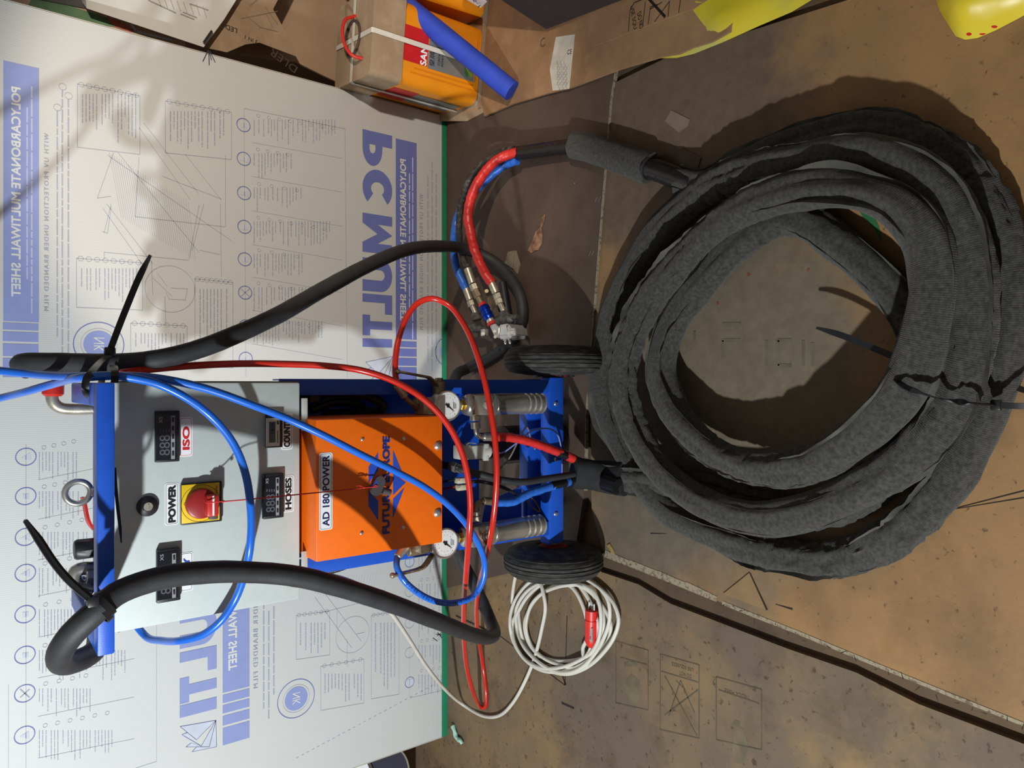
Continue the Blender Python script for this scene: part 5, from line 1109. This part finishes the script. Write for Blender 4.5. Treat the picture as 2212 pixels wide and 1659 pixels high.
# flattened carton on the floor
fc = thing('flattened_carton', 'brown flattened carton with black care symbols on the floor at the right', 'carton', gg(1300, 60, 0))
b = MB(); b.prism([gg(x, y, .010) for x, y in ((1050, 252), (1110, 226), (1180, 205), (1240, 190), (1318, 160), (1345, 150), (1437, 123), (1470, 118), (1500, 104), (1540, 92), (1580, 70), (1596, 30), (1600, -40), (1420, -220), (1000, -60), (1020, 120))], (0, 0, .007)); b.build('lower_flap', M_KRAFT, fc, smooth=False)
b = MB(); b.prism([gg(x, y, .018) for x, y in ((1268, 107), (1360, 72), (1440, 42), (1505, 18), (1540, -4), (1480, -160), (1250, -120), (1262, 0))], (0, 0, .004)); b.build('upper_flap', M_KRAFT, fc, smooth=False)
b = MB(); b.prism([gg(1188, 150, .0172), gg(1194, 196, .0172), gg(1230, 192, .0172), gg(1242, 74, .0172), gg(1201, 80, .0172)], (0, 0, .0006)); b.build('shipping_label', M('dirty_label', (190, 184, 172), .7, var=.12, scale=30), fc, smooth=False)
b = MB()
for k in range(9):
    x = 1203 + 2.6 * k; y0 = 132 + (k % 3) * 6
    for j in range(5): floor_strokes(b, [((x + j * .2, y0 + j * 11), (x + .1, y0 + j * 11 + 8))], .0184, .0006)
b.build('label_print', M_SEG, fc, smooth=False)
text('CE', 'lettering', M_TXT, gg(1230, 112, .0186), .018, .012, fc, ax=(-.2, -1, 0), ay=(1, -.2, 0))
ax = (gg(1375, 62, .0225) - gg(1368, 18, .0225)).normalized(); ay = Vector((-ax.y, ax.x, 0))
text('USE SQU', 'lettering', M_TXT, gg(1368, 38, .0228), .062, .013, fc, ax=ax, ay=ay); text('DO NO', 'lettering', M_TXT, gg(1383, 44, .0228), .042, .013, fc, ax=ax, ay=ay)
b = MB()
floor_strokes(b, [((1357, 69), (1361, 22)), ((1361, 22), (1370, 6)), ((1370, 6), (1390, -2)), ((1388, 57), (1394, 4)), ((1400, 52), (1405, 15)), ((1443, 36), (1446, 2)), ((1466, 28), (1470, -3)), ((1414, 47), (1445, 4)), ((1405, 15), (1420, 10)), ((1404, 20), (1430, 5))], .0226, .0010)
floor_strokes(b, [((1398, -6), (1437, 37))], .0228, .003)
b.build('care_symbol', M_TXT, fc, smooth=False)
text('C', 'lettering', M('carton_stain', (96, 76, 58), .8), gg(1172, 92, .0176), .022, .026, fc, ax=(0, -1, 0), ay=(1, 0, 0), bold=.02)
# standing box whose front carries a plate painted dark as shade
sb = thing('storage_box', 'box with pale side and dark brown side at the right edge', 'box', gg(1180, 62, .02))
o = gg(1180, 62, .026); e1 = yy(1085, 0, 1.60) - o; e1 = e1 * 2.2; e2 = gg(1340, 0, .026) - o; e2 = e2 * 2.2; e3 = Vector((.05, .45, .10))
nf = e2.cross(e1).normalized(); nf = nf if nf.dot(Vector((0, 0, HC)) - o) > 0 else -nf; e3 = -nf * .36
b = MB(); b.prism([o, o + e2, o + e2 + e1, o + e1], e3); b.build('body', M_KRAFT2, sb, smooth=False)
b = MB(); b.prism([q + nf * .0006 for q in (o + e2 * .002, o + e2, o + e2 + e1, o + e1 + e2 * .002)], nf * .002); b.build('shade_painted_side', M('painted_shade_brown', (44, 34, 32), .6, var=.1), sb, smooth=False)
pr = Vector(e3).normalized(); pu = e1.normalized(); c = yy(1038, 9, 1.76); 
b = MB(); b.prism([yy(1000, -6, 1.80), yy(1038, 16, 1.80), yy(1052, 2, 1.73), yy(1030, -20, 1.73)], (-.002, -.001, 0)); b.build('box_label', M_LAB, sb, smooth=False)
text('06-1', 'lettering', M_TXT, yy(1026, 3, 1.765), .04, .014, sb, ax=(-.75, -.3, -.55), ay=(-.4, .5, .3))
# yellow bags
def bag(name, outline, hgt, label, m, z0=.012):
    cx = sum(p[0] for p in outline) / len(outline); cy_ = sum(p[1] for p in outline) / len(outline)
    b = MB(); rows = 7; n = len(outline); rings = []
    for r in range(rows + 1):
        u = r / rows; s = 1 - u * .97; z = z0 + hgt * math.sin(u * math.pi / 2) ** .7
        ring = []
        for k, (x, y) in enumerate(outline):
            p = gg(cx + (x - cx) * s, cy_ + (y - cy_) * s, z0); p.z = z + .012 * noise.noise(Vector((p.x * 14, p.y * 14, 1))) * min(1, u * 3); p.z = max(p.z, z0 - .0); ring.append(b.bm.verts.new(p))
        rings.append(ring)
    for a, c in zip(rings, rings[1:]):
        for k in range(n): b.bm.faces.new((a[k], a[(k + 1) % n], c[(k + 1) % n], c[k]))
    b.bm.faces.new(rings[0][::-1]); b.bm.faces.new(rings[-1])
    o = b.build(name, m, ang=60); tag(o, label, 'bag', 'yellow plastic bags'); return o
M_YB = M('yellow_bag_plastic', (206, 186, 40), .4, rgb2=(170, 166, 96), scale=7, lo=.45, hi=.7, bump=.2, bscale=30)
bag('yellow_bag', [(1425, 126), (1462, 125), (1500, 116), (1560, 92), (1640, 56), (1710, 26), (1760, -4), (1780, -60), (1650, -160), (1500, -120), (1430, 0)], .02, 'flat dusty yellow plastic bag under the flattened carton', M_YB, .001)
yb = bag('yellow_bag', [(2021, 0), (2030, 24), (2046, 50), (2064, 78), (2085, 86), (2112, 82), (2150, 66), (2200, 40), (2260, 6), (2300, -60), (2200, -140), (2040, -110)], .05, 'bright yellow plastic bag at the near right corner', M('yellow_bag_bright', (214, 186, 30), .38, rgb2=(222, 206, 70), scale=6, bump=.2, bscale=24), .001)
b = MB()
from mathutils.bvhtree import BVHTree
bv = BVHTree.FromPolygons([v.co.copy() for v in yb.data.vertices], [p.vertices[:] for p in yb.data.polygons])
for x, y, rx, ry in ((2093, 74, 6, 3.5), (2124, 74, 9, 2), (2148, 58, 7, 3)):
    pts = []
    for k in range(8):
        d = ray(x + rx * math.cos(k * .785), y + ry * math.sin(k * .785)).normalized(); h = bv.ray_cast(Vector((0, 0, HC)) - yb.location, d)
        if h[0] is not None: pts.append(h[0] + yb.location - d * .0008)
    if len(pts) > 3: b = MB(); b.bm.faces.new([b.bm.verts.new(q) for q in pts]); b.build('red_mark', M_REDL, yb, smooth=False)
# cartons behind the sheet, top right
def card(name, pts, Y, dY, m, label, cat='carton', group=None):
    b = MB(); b.prism([yy(x, y, Y) for x, y in pts], (0, dY, 0)); o = b.build(name, m, smooth=False); return tag(o, label, cat, group)
LC = thing('lamp_carton', 'white printed carton leaning behind the sheet at the upper right', 'carton', yy(440, 100, 2.2))
b = MB(); b.prism([yy(x, y, 2.16) for x, y in ((180, -60), (187, 18), (440, 102), (484, 42), (560, -80))], (.075, .10, .01)); b.build('white_face', M('white_carton', (208, 206, 200), .7, var=.03), LC, smooth=False)
b = MB(); b.prism([yy(x, y, 2.19) for x, y in ((440, 102), (484, 42), (560, -80), (640, -80), (590, 20), (612, 60), (636, 104), (640, 122), (560, 92), (530, 96), (490, 113))], (.045, .06, .005)); b.build('printed_face', M_KRAFT2, LC, smooth=False)
def LY(x, y): return yy(x, y, 2.1885)
b = MB()
for x, y in [(463 + 3.6 * i, 68 + 3.6 * j + i * .9) for i in range(7) for j in range(6) if random.random() < 0.0]: pass
for q0, q1 in (((478, 10), (545, -6)), ((520, 40), (600, 24)), ((530, 32), (562, 58)), ((572, 14), (600, 52)), ((540, 12), (560, -4)), ((575, 30), (590, 60)), ((560, 58), (600, 68))):
    p0 = LY(*q0); p1 = LY(*q1); d = p1 - p0; n = Vector((-d.z, 0, d.x)).normalized() * .0009; b.quad(p0 - n, p1 - n, p1 + n, p0 + n)
b.build('line_drawing', M('carton_line', (130, 116, 98), .8), LC, smooth=False)
def rtext(t, a, c, hh, m, Y):
    p0 = yy(*a, Y); p1 = yy(*c, Y); ax = (p1 - p0).normalized(); text(t, 'lettering', m, (p0 + p1) / 2, (p1 - p0).length, hh, LC, ax=ax, ay=Vector((-ax.z, 0, ax.x)))
rtext('LED', (512, 67), (487, 57), .014, M_TXT, 2.1885); rtext('3 IN 1', (556, 91), (529, 80), .011, M_TXT, 2.1885)
rtext('DLER', (640, 152), (584, 109), .024, M('dark_carton_print', (74, 62, 54), .8), 2.1885)
b = MB()
for q0, q1 in (((390, 30), (420, 42)), ((395, 26), (425, 38)), ((320, 0), (380, 28)), ((410, 8), (450, 22))):
    p0 = yy(*q0, 2.1585); p1 = yy(*q1, 2.1585); d = p1 - p0; n = Vector((-d.z, 0, d.x)).normalized() * .0015; b.quad(p0 - n, p1 - n, p1 + n, p0 + n)
for k in range(8):
    x = 340 + 14 * k; p0 = yy(x, -8 + k * 3, 2.1585); p1 = yy(x + 8, 14 + k * 3.4, 2.1585); n = Vector((.0, 0, .0008)); b.quad(p0 - n, p1 - n, p1 + n, p0 + n)
b.build('carton_print', M('carton_grey_print', (150, 146, 138), .8), LC, smooth=False)
GC = thing('printed_carton', 'green and red printed carton behind the top right of the sheet', 'carton', yy(200, 40, 2.2))
b = MB(); b.prism([yy(x, y, 2.21) for x, y in ((-40, -60), (-40, 4), (60, 28), (140, 46), (290, 76), (400, 110), (400, -60))], (.02, .06, 0)); b.build('face', M('salmon_carton', (204, 174, 152), .6, var=.05), GC, smooth=False)
b = MB(); b.bm.faces.new([b.bm.verts.new(yy(x, y, 2.2085)) for x, y in ((62, 10), (72, -10), (120, 2), (180, 22), (230, 38), (248, 58), (200, 52), (140, 42), (90, 28))]); b.build('green_print', M('green_print', (104, 140, 100), .6, var=.1), GC, smooth=False)
b = MB(); b.bm.faces.new([b.bm.verts.new(yy(x, y, 2.2080)) for x, y in ((228, 36), (262, 46), (290, 66), (280, 70), (248, 58))]); b.build('red_print', M('coral_print', (196, 112, 96), .6, var=.1), GC, smooth=False)
b = MB(); b.prism([yy(x, y, 2.205) for x, y in ((74, -30), (72, -4), (186, 18), (188, -30))], (0, .003, 0)); b.build('dark_strip', M_DGREY, GC, smooth=False)
for q0, q1 in (((284, 52), (294, 68)), ((294, 68), (372, 87)), ((440, 92), (458, 66))):
    b = MB(); p0 = yy(*q0, 2.15); p1 = yy(*q1, 2.15); d = p1 - p0; n = Vector((-d.z, 0, d.x)).normalized() * .003; b.prism([p0 - n, p1 - n, p1 + n, p0 + n], (0, .002, 0)); b.build('black_band', M_BLACK, GC, smooth=False)
card('leaning_cardboard', ((500, 115), (560, 60), (620, -60), (1000, -80), (960, 262), (900, 250), (780, 200), (700, 164), (640, 134)), 2.30, .008, M('brown_backing_cardboard', (176, 148, 120), .85, var=.1, scale=5, bump=.12), 'plain brown cardboard leaning behind the tins', 'cardboard')
tb = thing('galvanised_bin', 'grey metal edge standing behind the orange tin', 'bin', yy(790, 20, 2.02))
b = MB(); b.prism([yy(x, y, 2.14) for x, y in ((770, -60), (768, 34), (775, 42), (840, 2), (840, -60))], (.03, .05, 0)); b.build('side', M_ZINC, tb, smooth=False)
# ------------------------------------------------------------------ small litter
b = MB(); b.tube([gg(978, 1568, .010), gg(981, 1576, .010), gg(984, 1588, .010), gg(989, 1597, .010), gg(995, 1600, .012), gg(998, 1606, .010)], .0068, 12, .004, lambda d, th, u: 1 + .12 * math.sin(d * 220 + th * 2)); tag(b.build('foam_curl', M('mint_foam', (170, 214, 198), .8, var=.06, bump=.3)), 'small pale mint foam curl on the floor by the sheet corner', 'foam scrap')
mb_ = thing('metal_bracket', 'small folded metal bracket standing beside the spray gun', 'bracket', gg(1106, 575, .006)); M_BRK = M('pale_bracket', (168, 158, 140), .5, .3, var=.1)
b = MB(); b.prism([gg(1090, 568, .012), gg(1097, 544, .034), gg(1113, 541, .036), gg(1107, 580, .012)], (0, .0, -.004)); b.build('front_plate', M_BRK, mb_, smooth=False)
b = MB(); b.prism([gg(1113.5, 541, .036), gg(1122.5, 571, .010), gg(1117, 592, .008), gg(1108, 580, .012)], (0, .0, -.004)); b.build('rear_plate', M_BRK, mb_, smooth=False)
b = MB(); b.prism([gg(x, y, .008) for x, y in ((1148, 547), (1141, 541), (1150, 522), (1158, 500), (1168, 490), (1171, 470), (1178, 462), (1176, 478), (1170, 492), (1172, 512), (1171, 526), (1163, 540), (1156, 541))], (0, 0, .002)); tag(b.build('paper_scrap', M('torn_paper', (150, 116, 84), .8, rgb2=(96, 62, 46), scale=40)), 'thin torn paper scrap on the dark plywood', 'paper scrap')
st = []
for (x, y), lab in zip(((1287, 432), (1295, 430), (1274, 548), (1281, 546), (1274, 677), (1282, 675)), ('rear staple of the pair nearest the fabric sleeve end', 'front staple of the pair nearest the fabric sleeve end', 'rear staple of the middle pair by the raw plywood edge', 'front staple of the middle pair by the raw plywood edge', 'rear staple of the pair nearest the right wheel', 'front staple of the pair nearest the right wheel')):
    b = MB(); p = gg(x, y, .008); d = Vector((.006, -.004, 0)); b.tube([p - d, p, p + d], .0006, 6, .004); tag(b.build('staple', M_STEEL), lab, 'staple', 'staples in the plywood')
b = MB(); b.prism([gg(x, y, .002) for x, y in ((1438, 363), (1420, 340), (1470, 318), (1515, 340), (1505, 372), (1460, 378))], (0, 0, .0012)); tag(b.build('tape_scrap', M('brown_tape', (74, 56, 44), .3, var=.15, scale=30)), 'shiny brown tape scrap beside the taped hose neck', 'tape scrap')
b = MB(); b.prism([gg(x, y, .0005) for x, y in ((1437, 262), (1450, 238), (1490, 258), (1486, 272), (1466, 286))], (0, 0, .001)); tag(b.build('paper_scrap', M('grey_scrap', (128, 112, 94), .8)), 'grey square scrap stuck on the floor board', 'paper scrap')
b = MB(); b.prism([gg(x, y, .001) for x, y in ((1312, 1178), (1318, 1174), (1327, 1190), (1329, 1197), (1322, 1195))], (0, 0, .002)); tag(b.build('dry_leaf', M('dry_leaf', (150, 124, 70), .8, var=.2)), 'tiny dry leaf bit near the black wheel', 'leaf')
# left of the sheet
lp = thing('dark_panel', 'dark rounded panel leaning left of the white sheet', 'panel', gg(860, 1655, .0))
b = MB(); pts = [yy(x, y, 2.16) for x, y in ((780, 1636), (858, 1618), (870, 1626), (880, 1645), (886, 1680), (886, 1800), (700, 1800), (720, 1660))]; b.prism(pts, (0, .02, 0)); b.build('panel', M('slate_panel', (58, 60, 74), .4, var=.06), lp, smooth=False)
b = MB(); b.tube([yy(858, 1618, 2.158), yy(870, 1626, 2.158), yy(880, 1645, 2.158), yy(886, 1680, 2.158)], .003, 8, .006); b.build('rim', M('pale_rim', (150, 140, 122), .6), lp)
for x0, x1, m in ((690, 736, M_LAB), (746, 782, M_LAB), (736, 746, M_DGREY), (782, 788, M_DGREY)):
    b = MB(); b.prism([yy(x0, 1632 - (x0 - 690) * .12, 2.15), yy(x1, 1628 - (x1 - 690) * .12, 2.15), yy(x1 + 40, 1720, 2.15), yy(x0 + 40, 1720, 2.15)], (0, .02, 0)); b.build('stripe', m, lp, smooth=False)
